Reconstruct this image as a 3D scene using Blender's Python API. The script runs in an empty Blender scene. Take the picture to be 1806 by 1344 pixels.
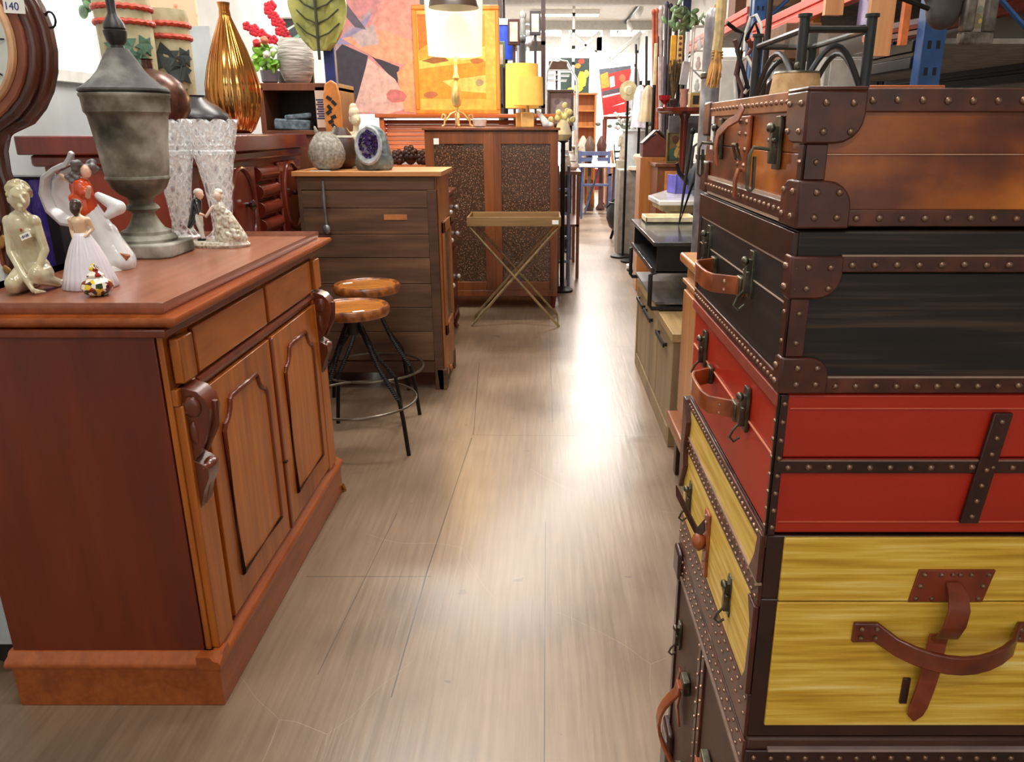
import bpy, bmesh, math, random
from mathutils import Vector, Matrix, Euler
random.seed(7)
SC=bpy.context.scene; C=SC.collection
# ---------------- camera, world, exposure ----------------
FP=1360.0; PITCH=math.atan(447/FP); CAMH=1.4
cd=bpy.data.cameras.new('camera'); cam=bpy.data.objects.new('camera',cd); C.objects.link(cam)
cd.sensor_width=36; cd.sensor_fit='HORIZONTAL'; cd.lens=36*FP/1806; cd.shift_x=-54/1806; cd.clip_start=.05; cd.clip_end=100
cam.location=(0,0,CAMH); cam.rotation_euler=(math.pi/2-PITCH,0,0); SC.camera=cam
SC.view_settings.view_transform='Standard'; SC.view_settings.look='None'
SC.view_settings.gamma=1; SC.view_settings.use_curve_mapping=False; SC.view_settings.exposure=0.1
w=bpy.data.worlds.new('world'); SC.world=w; w.use_nodes=True
w.node_tree.nodes['Background'].inputs[0].default_value=(1,.98,.95,1); w.node_tree.nodes['Background'].inputs[1].default_value=.38
def area(name,loc,sx,sy,energy,col=(1,.96,.9),rot=(0,0,0),spread=math.pi):
    l=bpy.data.lights.new(name,'AREA'); l.shape='RECTANGLE'; l.size=sx; l.size_y=sy; l.energy=energy; l.color=col; l.spread=spread
    o=bpy.data.objects.new(name,l); o.location=loc; o.rotation_euler=rot; C.objects.link(o); return o
TUBES=[(-.6,-1.6),(-.6,1.2),(-1.6,2.9),(.9,2.9),(-.6,4.6),(-.6,8.0),(.6,11.5),(.4,15.0),(.5,18.6),(.3,21.6)]
for i,(x,y) in enumerate(TUBES): area('tube_light',(x,y,3.70),1.5,.25,(34 if y<4 else 75 if y<7 else 130 if y<10 else 240))
area('front_fill',(0.3,-2.85,2.1),3.6,2.4,34,(1,.97,.92),(-math.pi/2,0,0))  # unseen fill lamp added behind the camera; the back wall has no opening
# ---------------- helpers ----------------
def ray(px,py):
    u=(px-957)/FP; v=-(py-672)/FP
    return u, math.cos(PITCH)+v*math.sin(PITCH), -math.sin(PITCH)+v*math.cos(PITCH)
def at(px,py,Y):
    a=ray(px,py); t=Y/a[1]; return Vector((a[0]*t,Y,CAMH+a[2]*t))
def onz(px,py,z):
    a=ray(px,py); t=(z-CAMH)/a[2]; return Vector((a[0]*t,a[1]*t,z))
def s2l(c): 
    c/=255
    return c/12.92 if c<=.04045 else ((c+.055)/1.055)**2.4
def col(c): return (s2l(c[0]),s2l(c[1]),s2l(c[2]),1)
MATS={}
def base_mat(key):
    m=bpy.data.materials.new(key); m.use_nodes=True; nt=m.node_tree
    return m,nt,nt.nodes['Principled BSDF']
def tex(nt,scale,mapsc=(1,1,1),kind='ShaderNodeTexNoise',detail=4,rot=(0,0,0)):
    tc=nt.nodes.new('ShaderNodeTexCoord'); mp=nt.nodes.new('ShaderNodeMapping'); n=nt.nodes.new(kind)
    mp.inputs['Scale'].default_value=mapsc; mp.inputs['Rotation'].default_value=rot
    nt.links.new(tc.outputs['Object'],mp.inputs[0]); nt.links.new(mp.outputs[0],n.inputs['Vector'])
    n.inputs['Scale'].default_value=scale
    if kind=='ShaderNodeTexNoise': n.inputs['Detail'].default_value=detail
    return n
def ramp(nt,src,stops):
    r=nt.nodes.new('ShaderNodeValToRGB'); e=r.color_ramp.elements
    while len(e)<len(stops): e.new(.5)
    for i,(p,c) in enumerate(stops): e[i].position=p; e[i].color=col(c)
    nt.links.new(src,r.inputs[0]); return r
def bump(nt,p,src,strength,dist=.002):
    b=nt.nodes.new('ShaderNodeBump'); b.inputs['Strength'].default_value=strength; b.inputs['Distance'].default_value=dist
    nt.links.new(src,b.inputs['Height']); nt.links.new(b.outputs[0],p.inputs['Normal'])
def plain(c,rough=.5,metal=0,var=.12,sc=14,bmp=.0,emit=0,coat=0):
    k=('p',c,rough,metal,var,sc,bmp,emit,coat)
    if k in MATS: return MATS[k]
    m,nt,p=base_mat('finish'); p.inputs['Roughness'].default_value=rough; p.inputs['Metallic'].default_value=metal
    if coat: p.inputs['Coat Weight'].default_value=coat; p.inputs['Coat Roughness'].default_value=.12
    n=tex(nt,sc); a=tuple(max(0,x*(1-var)) for x in c); b=tuple(min(255,x*(1+var)) for x in c)
    r=ramp(nt,n.outputs['Fac'],[(.3,a),(.7,b)]); nt.links.new(r.outputs[0],p.inputs['Base Color'])
    if bmp: bump(nt,p,n.outputs['Fac'],bmp,.004)
    if emit: nt.links.new(r.outputs[0],p.inputs['Emission Color']); p.inputs['Emission Strength'].default_value=emit
    MATS[k]=m; return m
def wood(c1,c2,axis='z',sc=9,rough=.35,coat=.25,bmp=.08,str_=.06,rng=(.35,.65)):
    k=('w',c1,c2,axis,sc,rough,coat,bmp,str_,rng)
    if k in MATS: return MATS[k]
    m,nt,p=base_mat('wood'); s=[1,1,1]; s['xyz'.index(axis)]=str_
    n=tex(nt,sc,tuple(s),detail=6); n.inputs['Distortion'].default_value=1.2
    n2=tex(nt,sc*6,tuple(s),detail=3)
    mx=nt.nodes.new('ShaderNodeMath'); mx.operation='MULTIPLY_ADD'; mx.inputs[1].default_value=.35
    nt.links.new(n2.outputs['Fac'],mx.inputs[0]); mz=nt.nodes.new('ShaderNodeMath'); mz.operation='MULTIPLY'; mz.inputs[1].default_value=.65
    nt.links.new(n.outputs['Fac'],mz.inputs[0]); nt.links.new(mz.outputs[0],mx.inputs[2])
    r=ramp(nt,mx.outputs[0],[(rng[0],c1),(rng[1],c2)]); nt.links.new(r.outputs[0],p.inputs['Base Color'])
    p.inputs['Roughness'].default_value=rough; p.inputs['Coat Weight'].default_value=coat; p.inputs['Coat Roughness'].default_value=.2
    if bmp: bump(nt,p,n2.outputs['Fac'],bmp,.002)
    MATS[k]=m; return m
def mottled(stops,sc=6,rough=.5,metal=0,bmp=.1,mapsc=(1,1,1),kind='ShaderNodeTexNoise',out='Fac',coat=0,detail=5,bd=.004):
    k=('m',tuple(stops),sc,rough,metal,bmp,mapsc,kind,coat)
    if k in MATS: return MATS[k]
    m,nt,p=base_mat('surface'); n=tex(nt,sc,mapsc,kind,detail)
    if kind=='ShaderNodeTexVoronoi': out='Distance'
    r=ramp(nt,n.outputs[out],stops); nt.links.new(r.outputs[0],p.inputs['Base Color'])
    p.inputs['Roughness'].default_value=rough; p.inputs['Metallic'].default_value=metal
    if coat: p.inputs['Coat Weight'].default_value=coat; p.inputs['Coat Roughness'].default_value=.08
    if bmp: bump(nt,p,n.outputs[out],bmp,bd)
    MATS[k]=m; return m
def glass(c=(235,245,245),rough=.03,alpha=.25):
    k=('g',c,rough,alpha)
    if k in MATS: return MATS[k]
    m,nt,p=base_mat('glass'); p.inputs['Base Color'].default_value=col(c); p.inputs['Roughness'].default_value=rough
    p.inputs['Alpha'].default_value=alpha; p.inputs['Specular IOR Level'].default_value=.8
    MATS[k]=m; return m
class MB:
    def __init__(s): s.v=[]; s.f=[]
    def add(s,vs,fs):
        o=len(s.v); s.v+= [tuple(v) for v in vs]; s.f+=[tuple(i+o for i in f) for f in fs]; return s
    def box(s,x0,y0,z0,x1,y1,z1):
        x0,x1=min(x0,x1),max(x0,x1); y0,y1=min(y0,y1),max(y0,y1); z0,z1=min(z0,z1),max(z0,z1)
        return s.add([(x0,y0,z0),(x1,y0,z0),(x1,y1,z0),(x0,y1,z0),(x0,y0,z1),(x1,y0,z1),(x1,y1,z1),(x0,y1,z1)],
            [(0,3,2,1),(4,5,6,7),(0,1,5,4),(1,2,6,5),(2,3,7,6),(3,0,4,7)])
    def obox(s,c,d,rot=(0,0,0)):
        R=Euler(rot).to_matrix(); c=Vector(c); n=len(s.v)
        s.box(-d[0]/2,-d[1]/2,-d[2]/2,d[0]/2,d[1]/2,d[2]/2)
        for i in range(n,len(s.v)): s.v[i]=tuple(R@Vector(s.v[i])+c)
        return s
    def lathe(s,prof,n=32,c=(0,0,0),rib=None,closed=False):
        vs=[];fs=[];m=len(prof)
        for r,z in prof:
            for i in range(n):
                a=2*math.pi*i/n; rr=r
                if rib: rr=r*(1+rib[1]*abs(math.cos(a*rib[0]/2)) if rib[1]>0 else 1+rib[1]*math.cos(a*rib[0]))
                vs.append((c[0]+rr*math.cos(a),c[1]+rr*math.sin(a),c[2]+z))
        for j in range(m-1):
            for i in range(n): fs.append((j*n+i,j*n+(i+1)%n,(j+1)*n+(i+1)%n,(j+1)*n+i))
        if prof[0][0]>1e-5: fs.append(tuple(range(n-1,-1,-1)))
        if prof[-1][0]>1e-5: fs.append(tuple(range((m-1)*n,m*n)))
        return s.add(vs,fs)
    def cyl(s,c,r,h,n=24,r2=None): return s.lathe([(r,0),(r if r2 is None else r2,h)],n,c)
    def tube(s,pts,r,n=8,closed=False,flat=1):
        pts=[Vector(p) for p in pts]; m=len(pts); vs=[];fs=[]; up=None
        for j,p in enumerate(pts):
            if closed: t=(pts[(j+1)%m]-pts[j-1])
            else: t=pts[min(j+1,m-1)]-pts[max(j-1,0)]
            t.normalize()
            if up is None: up=Vector((0,0,1)) if abs(t.z)<.9 else Vector((1,0,0))
            a=(up-t*up.dot(t)); 
            if a.length<1e-4: a=t.orthogonal()
            a.normalize(); b=t.cross(a); up=a; rr=r[j] if isinstance(r,(list,tuple)) else r
            for i in range(n):
                q=2*math.pi*i/n; vs.append(p+a*math.cos(q)*rr+b*math.sin(q)*rr*flat)
        for j in range(m if closed else m-1):
            k=(j+1)%m
            for i in range(n): fs.append((j*n+i,k*n+i,k*n+(i+1)%n,j*n+(i+1)%n))
        if not closed: fs+= [tuple(range(n)),tuple(range(m*n-1,(m-1)*n-1,-1))]
        return s.add(vs,fs)
    def band(s,pts,w,t,wd):   # flat strap along pts, width direction wd
        pts=[Vector(p) for p in pts]; m=len(pts); wd=Vector(wd).normalized(); vs=[];fs=[]
        for j,p in enumerate(pts):
            tg=(pts[min(j+1,m-1)]-pts[max(j-1,0)]).normalized(); nn=tg.cross(wd).normalized(); ww=w[j] if isinstance(w,(list,tuple)) else w
            for a,b in ((-1,-1),(1,-1),(1,1),(-1,1)): vs.append(p+wd*a*ww/2+nn*b*t/2)
        for j in range(m-1):
            for i in range(4): fs.append((j*4+i,j*4+(i+1)%4,j*4+4+(i+1)%4,j*4+4+i))
        fs+=[(3,2,1,0),tuple(range(m*4-4,m*4))]
        return s.add(vs,fs)
    def ell(s,c,r,n=16,rot=(0,0,0)):
        if not isinstance(r,(tuple,list)): r=(r,r,r)
        R=Euler(rot).to_matrix(); vs=[];fs=[];m=max(6,n//2); c=Vector(c)
        vs.append(c+R@Vector((0,0,-r[2])))
        for j in range(1,m):
            p=-math.pi/2+math.pi*j/m
            for i in range(n):
                q=2*math.pi*i/n; vs.append(c+R@Vector((r[0]*math.cos(p)*math.cos(q),r[1]*math.cos(p)*math.sin(q),r[2]*math.sin(p))))
        vs.append(c+R@Vector((0,0,r[2]))); L=len(vs)-1
        for i in range(n): fs.append((0,1+(i+1)%n,1+i))
        for j in range(m-2):
            for i in range(n): a=1+j*n; fs.append((a+i,a+(i+1)%n,a+n+(i+1)%n,a+n+i))
        a=1+(m-2)*n
        for i in range(n): fs.append((a+i,a+(i+1)%n,L))
        return s.add(vs,fs)
    def cap(s,p,q,r1,r2,n=12,k=5):   # tapered limb
        p=Vector(p);q=Vector(q); pts=[];rr=[]
        d=(q-p); L=d.length or 1e-6; d/=L
        for i in range(k): a=math.pi/2*(i/k); pts.append(p-d*r1*math.cos(a)); rr.append(max(r1*math.sin(a),r1*.05))
        pts.append(p);rr.append(r1);pts.append(q);rr.append(r2)
        for i in range(k-1,-1,-1): a=math.pi/2*(i/k); pts.append(q+d*r2*math.cos(a)); rr.append(max(r2*math.sin(a),r2*.05))
        return s.tube(pts,rr,n)
    def prism(s,poly,axis,a,b):   # poly in the two other axes (order x,y,z without axis)
        n=len(poly); k='xyz'.index(axis); vs=[]
        for d in (a,b):
            for u,v in poly:
                p=[u,v]; p.insert(k,d); vs.append(tuple(p))
        fs=[tuple(range(n-1,-1,-1)),tuple(range(n,2*n))]+[(i,(i+1)%n,n+(i+1)%n,n+i) for i in range(n)]
        return s.add(vs,fs)
    def build(s,name,mat,parent=None,bevel=0,remesh=0,ang=35,loc=None,seg=2,disp=None,flat=False):
        me=bpy.data.meshes.new(name); me.from_pydata(s.v,[],s.f); 
        bm=bmesh.new(); bm.from_mesh(me); bmesh.ops.recalc_face_normals(bm,faces=bm.faces); bm.to_mesh(me); bm.free()
        me.materials.append(mat); 
        for p in me.polygons: p.use_smooth=not flat
        if not flat: me.set_sharp_from_angle(angle=math.radians(ang))
        o=bpy.data.objects.new(name,me); C.objects.link(o)
        if parent is not None: o.parent=parent
        if loc is not None: o.location=loc
        if remesh:
            for p in me.polygons: p.use_smooth=True
            md=o.modifiers.new('remesh','REMESH'); md.mode='VOXEL'; md.voxel_size=remesh; md.use_smooth_shade=True
            sm=o.modifiers.new('smooth','SMOOTH'); sm.factor=.5; sm.iterations=3
        if disp:
            tx=bpy.data.textures.new('bumps','CLOUDS'); tx.noise_scale=disp[1]
            dm=o.modifiers.new('disp','DISPLACE'); dm.texture=tx; dm.strength=disp[0]; dm.texture_coords='LOCAL'
        if bevel:
            b=o.modifiers.new('bevel','BEVEL'); b.width=bevel; b.segments=seg; b.limit_method='ANGLE'; b.angle_limit=math.radians(40); b.harden_normals=False
        return o
def tag(o,label,cat,group=None,kind=None):
    if label: o['label']=label
    if cat: o['category']=cat
    if group: o['group']=group
    if kind: o['kind']=kind
    return o
def thing(name,label,cat,loc=(0,0,0),rz=0,group=None,rot=None):
    o=bpy.data.objects.new(name,None); o.empty_display_size=.05; C.objects.link(o); o.location=loc
    o.rotation_euler=rot if rot else (0,0,rz); return tag(o,label,cat,group)
def dup(root,loc,label,rz=None,group=None,sc=None,rot=None):
    def rec(o,par):
        c=o.copy(); C.objects.link(c)
        if par is not None: c.parent=par
        for ch in o.children: rec(ch,c)
        return c
    r=rec(root,None); r.location=loc
    if rot: r.rotation_euler=rot
    elif rz is not None: r.rotation_euler=(0,0,rz)
    if label: r['label']=label
    if group: r['group']=group
    if sc: r.scale=(sc,sc,sc) if not isinstance(sc,(tuple,list)) else sc
    return r
def struct(name,mb,mat,**k):
    o=mb.build(name,mat,**k); o['kind']='structure'; return o
def text(s,size,mat,parent,loc,rot,name='lettering',ext=.0005):
    cu=bpy.data.curves.new(name,'FONT'); cu.body=s; cu.size=size; cu.extrude=ext; cu.align_x='CENTER'; cu.align_y='CENTER'
    t=bpy.data.objects.new(name,cu); C.objects.link(t)
    me=bpy.data.meshes.new_from_object(t.evaluated_get(bpy.context.evaluated_depsgraph_get())); bpy.data.objects.remove(t)
    o=bpy.data.objects.new(name,me); C.objects.link(o); me.materials.clear(); me.materials.append(mat)
    o.parent=parent; o.location=loc; o.rotation_euler=rot; return o
def arc(c,r,a0,a1,n,plane='xz'):
    out=[]
    for i in range(n+1):
        a=math.radians(a0+(a1-a0)*i/n); u=r*math.cos(a); v=r*math.sin(a)
        p={'xz':(c[0]+u,c[1],c[2]+v),'yz':(c[0],c[1]+u,c[2]+v),'xy':(c[0]+u,c[1]+v,c[2])}[plane]; out.append(p)
    return out
PAPER=plain((238,236,230),.7,var=.03)
def tagcard(parent,loc,w,h,rot=(0,0,0),lines=2,name='price_tag',c=None):
    t=MB().obox((0,0,0),(w,.001,h)).build(name,c or PAPER,parent); t.location=loc; t.rotation_euler=rot
    m=MB()
    for i in range(lines): m.obox(((-.1+.05*(i%2))*w,-.0012,h*(.25-.5*i/max(1,lines-1) if lines>1 else 0)),(w*(.55 if i%2 else .7),.0006,h*.045))
    m.build('writing',plain((60,60,90),.8),t); return t
BLACK=plain((26,26,27),.45); IRON=plain((38,37,36),.42,.7); BRASS=plain((170,130,70),.32,.9); WHITE=plain((235,234,230),.5,var=.04)
# ---------------- room shell ----------------
def floor_mat():
    m,nt,p=base_mat('floor_boards'); L=nt.links
    n=tex(nt,1.1,(1,1,1),detail=8); g=tex(nt,60,(1,.05,1),detail=4); g2=tex(nt,90,(.06,1,1),detail=3)
    r=ramp(nt,n.outputs['Fac'],[(.3,(112,94,78)),(.48,(142,119,97)),(.68,(160,136,112))])
    rg=ramp(nt,g.outputs['Fac'],[(.3,(214,210,206)),(.7,(255,255,255))])
    mu=nt.nodes.new('ShaderNodeMix'); mu.data_type='RGBA'; mu.blend_type='MULTIPLY'; mu.inputs[0].default_value=.8
    L.new(r.outputs[0],mu.inputs[6]); L.new(rg.outputs[0],mu.inputs[7])
    # joints between the big sheets: distance to lines
    tc=nt.nodes.new('ShaderNodeTexCoord'); sp=nt.nodes.new('ShaderNodeSeparateXYZ'); L.new(tc.outputs['Object'],sp.inputs[0])
    def M(op,a,b=None,c=None):
        q=nt.nodes.new('ShaderNodeMath'); q.operation=op
        for i,x in enumerate((a,b,c)):
            if x is None: continue
            if isinstance(x,(int,float)): q.inputs[i].default_value=x
            else: L.new(x,q.inputs[i])
        return q.outputs[0]
    def line(a,b,wd,inf=False):
        (x0,y0),(x1,y1)=a,b; d=math.hypot(x1-x0,y1-y0); nx,ny=-(y1-y0)/d,(x1-x0)/d; tx,ty=(x1-x0)/d,(y1-y0)/d
        dist=M('ABSOLUTE',M('ADD',M('MULTIPLY_ADD',sp.outputs[0],nx,-(nx*x0+ny*y0)),M('MULTIPLY',sp.outputs[1],ny)))
        al=M('ADD',M('MULTIPLY_ADD',sp.outputs[0],tx,-(tx*x0+ty*y0)),M('MULTIPLY',sp.outputs[1],ty))
        inside=M('MULTIPLY',M('GREATER_THAN',al,0.0),M('LESS_THAN',al,d))
        return M('MULTIPLY',M('LESS_THAN',dist,wd),inside)
    def fl(px,py): v=onz(px,py,0); return (v.x,v.y)
    s0=fl(832,772); s1=fl(752,1012); s2=fl(690,1230)
    lines=[line(s1,s0,.0025),line(s2,s1,.0022),line(fl(760,1017),fl(540,1017),.0018),line(fl(835,767),fl(1160,770),.0018),line(fl(845,640),fl(835,767),.002),
      line(fl(960,1344),fl(962,920),.0014),line(fl(560,1190),fl(700,905),.0012),line((-.9,5.0),(.62,5.0),.002),line((.05,3.6),(.05,9),.0016)]
    s=lines[0]
    for q in lines[1:]: s=M('MAXIMUM',s,q)
    mk=nt.nodes.new('ShaderNodeMix'); mk.data_type='RGBA'; L.new(M('MULTIPLY',s,.75),mk.inputs[0]); L.new(mu.outputs[2],mk.inputs[6]); mk.inputs[7].default_value=col((50,42,38))
    # pale scratches and dark spots
    v=tex(nt,1.7,(1.3,.8,1),'ShaderNodeTexVoronoi'); v.feature='DISTANCE_TO_EDGE'; dn=tex(nt,1.3,detail=2); va=nt.nodes.new('ShaderNodeVectorMath'); va.operation='MULTIPLY_ADD'; va.inputs[1].default_value=(.3,.3,.3); L.new(dn.outputs['Color'],va.inputs[0]); L.new(v.inputs['Vector'].links[0].from_socket,va.inputs[2]); L.new(va.outputs[0],v.inputs['Vector'])
    vn=tex(nt,1.6,detail=2); sc=M('MULTIPLY',M('LESS_THAN',v.outputs['Distance'],.0016),M('GREATER_THAN',vn.outputs['Fac'],.52))
    mk2=nt.nodes.new('ShaderNodeMix'); mk2.data_type='RGBA'; L.new(M('MULTIPLY',sc,.16),mk2.inputs[0]); L.new(mk.outputs[2],mk2.inputs[6]); mk2.inputs[7].default_value=col((205,190,170))
    sp2=tex(nt,9,(1,1.6,1),detail=2); ds=M('MULTIPLY',M('GREATER_THAN',sp2.outputs['Fac'],.735),.4)
    mk3=nt.nodes.new('ShaderNodeMix'); mk3.data_type='RGBA'; L.new(ds,mk3.inputs[0]); L.new(mk2.outputs[2],mk3.inputs[6]); mk3.inputs[7].default_value=col((70,62,60))
    L.new(mk3.outputs[2],p.inputs['Base Color'])
    rr=M('MULTIPLY_ADD',n.outputs['Fac'],.28,.18); L.new(rr,p.inputs['Roughness'])
    bump(nt,p,g.outputs['Fac'],.35,.0015); p.inputs['Specular IOR Level'].default_value=.6
    return m
XL,XR,YB,YF,ZC=-2.45,2.75,-3.0,24.0,3.85
struct('floor',MB().box(XL-.1,YB-.1,-.06,XR+.1,YF+.1,0),floor_mat())
CEIL=plain((214,212,206),.8,var=.04)
struct('ceiling',MB().box(XL-.1,YB-.1,ZC,XR+.1,YF+.1,ZC+.1),CEIL)
WALLM=plain((198,203,204),.85,var=.05,sc=3)
# left wall with a window opening
wy0,wy1,wz0,wz1=3.95,5.9,1.62,3.0
mb=MB(); mb.box(XL-.1,YB,0,XL,wy0,ZC).box(XL-.1,wy1,0,XL,YF,ZC).box(XL-.1,wy0,0,XL,wy1,wz0).box(XL-.1,wy0,wz1,XL,wy1,ZC)
struct('wall_left',mb,WALLM)
struct('wall_right',MB().box(XR,YB,0,XR+.1,YF,ZC),plain((176,172,164),.8,var=.05,sc=3))
struct('wall_back',MB().box(XL-.1,YB-.1,0,XR+.1,YB,ZC),WALLM)
SKYL=plain((250,252,255),.5,var=.0,emit=9)
mb=MB(); mb.box(-.62+.0,YF,0,-.42,YF+.1,ZC)
FW=[(0.25,1.55,.3,3.45),(1.85,3.3,.3,3.35)]  # far window openings x0,x1,z0,z1
mb=MB().box(XL,YF,0,.25,YF+.1,ZC).box(1.55,YF,0,1.85,YF+.1,ZC).box(.25,YF,3.5,XR,YF+.1,ZC).box(.25,YF,0,XR,YF+.1,.3)
struct('wall_far',mb,plain((240,240,238),.8,var=.02))
def win(n,x0,x1,z0,z1,arch):
    f=MB(); t=.07
    f.box(x0,YF-.04,z0,x0+t,YF+.06,z1).box(x1-t,YF-.04,z0,x1,YF+.06,z1).box(x0,YF-.04,z0,x1,YF+.06,z0+t).box(x0,YF-.04,z1-t,x1,YF+.06,z1)
    f.box((x0+x1)/2-.02,YF-.02,z0,(x0+x1)/2+.02,YF+.05,z1).box(x0,YF-.02,2.1,x1,YF+.05,2.15)
    o=struct('window_%d'%n,f,WHITE)
    p=MB().box(x0+.02,YF+.06,z0+.02,x1-.02,YF+.08,z1-.02).build('window_pane',SKYL,o); return o
win(1,.25,1.55,.3,3.5,1); win(2,1.85,2.75,.3,3.5,1)
f=MB(); t=.06
f.box(XL-.08,wy0,wz0,XL+.03,wy0+t,wz1).box(XL-.08,wy1-t,wz0,XL+.03,wy1,wz1).box(XL-.08,wy0,wz0,XL+.03,wy1,wz0+t).box(XL-.08,wy0,wz1-t,XL+.03,wy1,wz1)
for yy in (4.6,5.25): f.box(XL-.07,yy-.025,wz0,XL+.02,yy+.025,wz1)
o=struct('window_3',f,WHITE,bevel=.004); MB().box(XL-.09,wy0+.02,wz0+.02,XL-.085,wy1-.02,wz1-.02).build('window_pane',plain((235,243,246),.4,var=.0,emit=1.6),o)
# far columns with diagonal braces, ceiling beams
for i,(x,y) in enumerate([(.55,20.5),(1.55,20.5)]):
    m=MB().box(x-.09,y-.09,0,x+.09,y+.09,ZC-.2)
    for sg in (-1,1): m.tube([(x,y,2.9),(x+sg*.85,y,ZC-.25)],.05,6)
    o=struct('trim_%d'%(i+1),m,plain((214,216,214),.6,var=.03))
for i,y in enumerate((9.5,13.0,16.5,20.5)): struct('trim_%d'%(i+3),MB().box(XL,y-.1,ZC-.2,XR,y+.1,ZC),plain((190,190,186),.7,var=.04))
struct('baseboard_left',MB().box(XL,YB,0,XL+.02,YF,.1),plain((190,190,188),.6))
struct('baseboard_right',MB().box(XR-.02,YB,0,XR,YF,.1),plain((150,148,144),.6))
# tube lights
TUBEM=plain((255,252,245),.5,var=0,emit=9)
def tube_fix(x,y,lab):
    T=thing('fluorescent_fitting',lab,'ceiling light',(x,y,3.74),group=None)
    MB().box(-.75,-.07,.02,.75,.07,.11).build('housing',WHITE,T,bevel=.004)
    MB().tube([(-.72,-.04,0),(.72,-.04,0)],.016,8).build('tube',TUBEM,T); MB().tube([(-.72,.04,0),(.72,.04,0)],.016,8).build('tube',TUBEM,T)
labs={15.0:'nearest fluorescent strip light seen on the ceiling, top edge of the aisle',18.6:'middle fluorescent strip light on the ceiling down the aisle',21.6:'farthest fluorescent strip light, by the bright end window'}
for x,y in TUBES:
    tube_fix(x,y,labs.get(y,'fluorescent strip light on the ceiling above the frame, over the near furniture'))
for o in list(C.objects):
    if 'above the frame, over' in o.get('label',''): o['group']='strip lights above the frame'
# lighting track with spot heads on the right
T=thing('lighting_track','dark lighting track on the ceiling running towards the end window','light',(0,0,0))
MB().box(1.98,10,3.78,2.02,22.5,3.84).build('rail',IRON,T)
for i,y in enumerate((12.5,14.8,17.2,19.6)):
    h=MB().cap((2,y,3.7),(1.92+.1*(i%2),y-.15,3.55),.05,.065,10).tube([(2,y,3.8),(2,y,3.7)],.012,6).build('spot_head',WHITE,T)
T=thing('hanging_rail','thin pale pole with dark bands rising to the ceiling beside the aisle','pole',(.62,16.8,0))
MB().tube([(0,0,0),(0,0,3.84)],.03,8).build('pole',plain((200,195,190),.5,var=.1),T)
m=MB(); [m.cyl((0,0,z),.034,.06,8) for z in (2.6,2.9,3.2,3.5)]; m.build('band',IRON,T)
# ---------------- the sideboard ----------------
W1=(150,78,36); W2=(196,112,56)
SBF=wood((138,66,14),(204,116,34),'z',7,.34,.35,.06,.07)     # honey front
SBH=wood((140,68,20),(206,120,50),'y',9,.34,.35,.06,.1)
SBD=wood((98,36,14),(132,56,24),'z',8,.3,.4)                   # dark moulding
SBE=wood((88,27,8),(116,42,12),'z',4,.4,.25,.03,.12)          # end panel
SBP=wood((134,62,22),(176,92,38),'y',10,.32,.3,.05,.1)
SBT=wood((132,76,54),(166,104,76),'y',8,.36,.4,.06,.08)        # top
SB=thing('sideboard','honey and red-brown timber sideboard with carved corbels, carrying the stone urn and figurines','sideboard',(-.83,1.63,0))
# local: front face x=0, y 0..1.19, back x=-.52
D=-.50; L=1.17
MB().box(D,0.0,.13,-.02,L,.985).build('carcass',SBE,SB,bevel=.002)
MB().box(-.018,.004,.13,-.004,L-.004,.985).build('face_frame',SBF,SB,bevel=.002)
MB().box(D+.0,-.02,0,.02,L+.03,.115).build('plinth',SBP,SB,bevel=.002)
pr=[(.02,.115),(.028,.118),(.030,.128),(.024,.137),(.012,.141),(.006,.150),(0,.152),(-.03,.152),(-.03,.115)]
m=MB().prism([(x,z) for x,z in pr],'y',-.03,L+.04)
m.prism([(-(x)-.0,z) for x,z in pr],'x',D-.01,.028); m.build('plinth_moulding',SBP,SB,ang=50)
# top: slab with rounded front and end edge
def rim(y0,y1,x0,x1,z0,z1,o):
    prof=[(0,z0),(o*.55,z0+.002),(o*.9,z0+.010),(o,z0+.018),(o*.92,z0+.027),(o*.6,z1-.006),(o*.25,z1-.004),(o*.1,z1),(0,z1)]
    vs=[];fs=[]; 
    for (d,z) in prof: vs+=[(x0,y0-d,z),(x1+d,y0-d,z),(x1+d,y1+d,z),(x0,y1+d,z)]
    n=len(prof)
    for j in range(n-1):
        for i in range(4): fs.append((j*4+i,j*4+(i+1)%4,j*4+4+(i+1)%4,j*4+4+i))
    fs+=[(3,2,1,0),tuple(range(n*4-4,n*4))]
    return MB().add(vs,fs)
rim(.02,L+.05,D-.01,.0,.985,1.014,.045).build('top_moulding',SBP,SB,ang=60)
rim(.022,L+.045,D-.01,-.004,1.012,1.022,.012).build('top',SBT,SB)
MB().box(D,-.012,.965,.014,L+.01,.985).build('neck_moulding',SBD,SB,bevel=.004)
# drawers
for k,(y0,y1) in enumerate([(.125,.60),(.625,1.07)]):
    d=MB().box(0,y0,.845,.012,y1,.955).build('drawer',wood((150,72,16),(206,118,36),'y',6 if k else 5,.32,.4,.04,.22),SB,bevel=.003)
m=MB().tube([(.004,.115,.825),(.004,1.08,.825)],.011,8); m.box(-.004,.11,.81,.006,1.08,.83); m.build('rail_moulding',SBD,SB)
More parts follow.
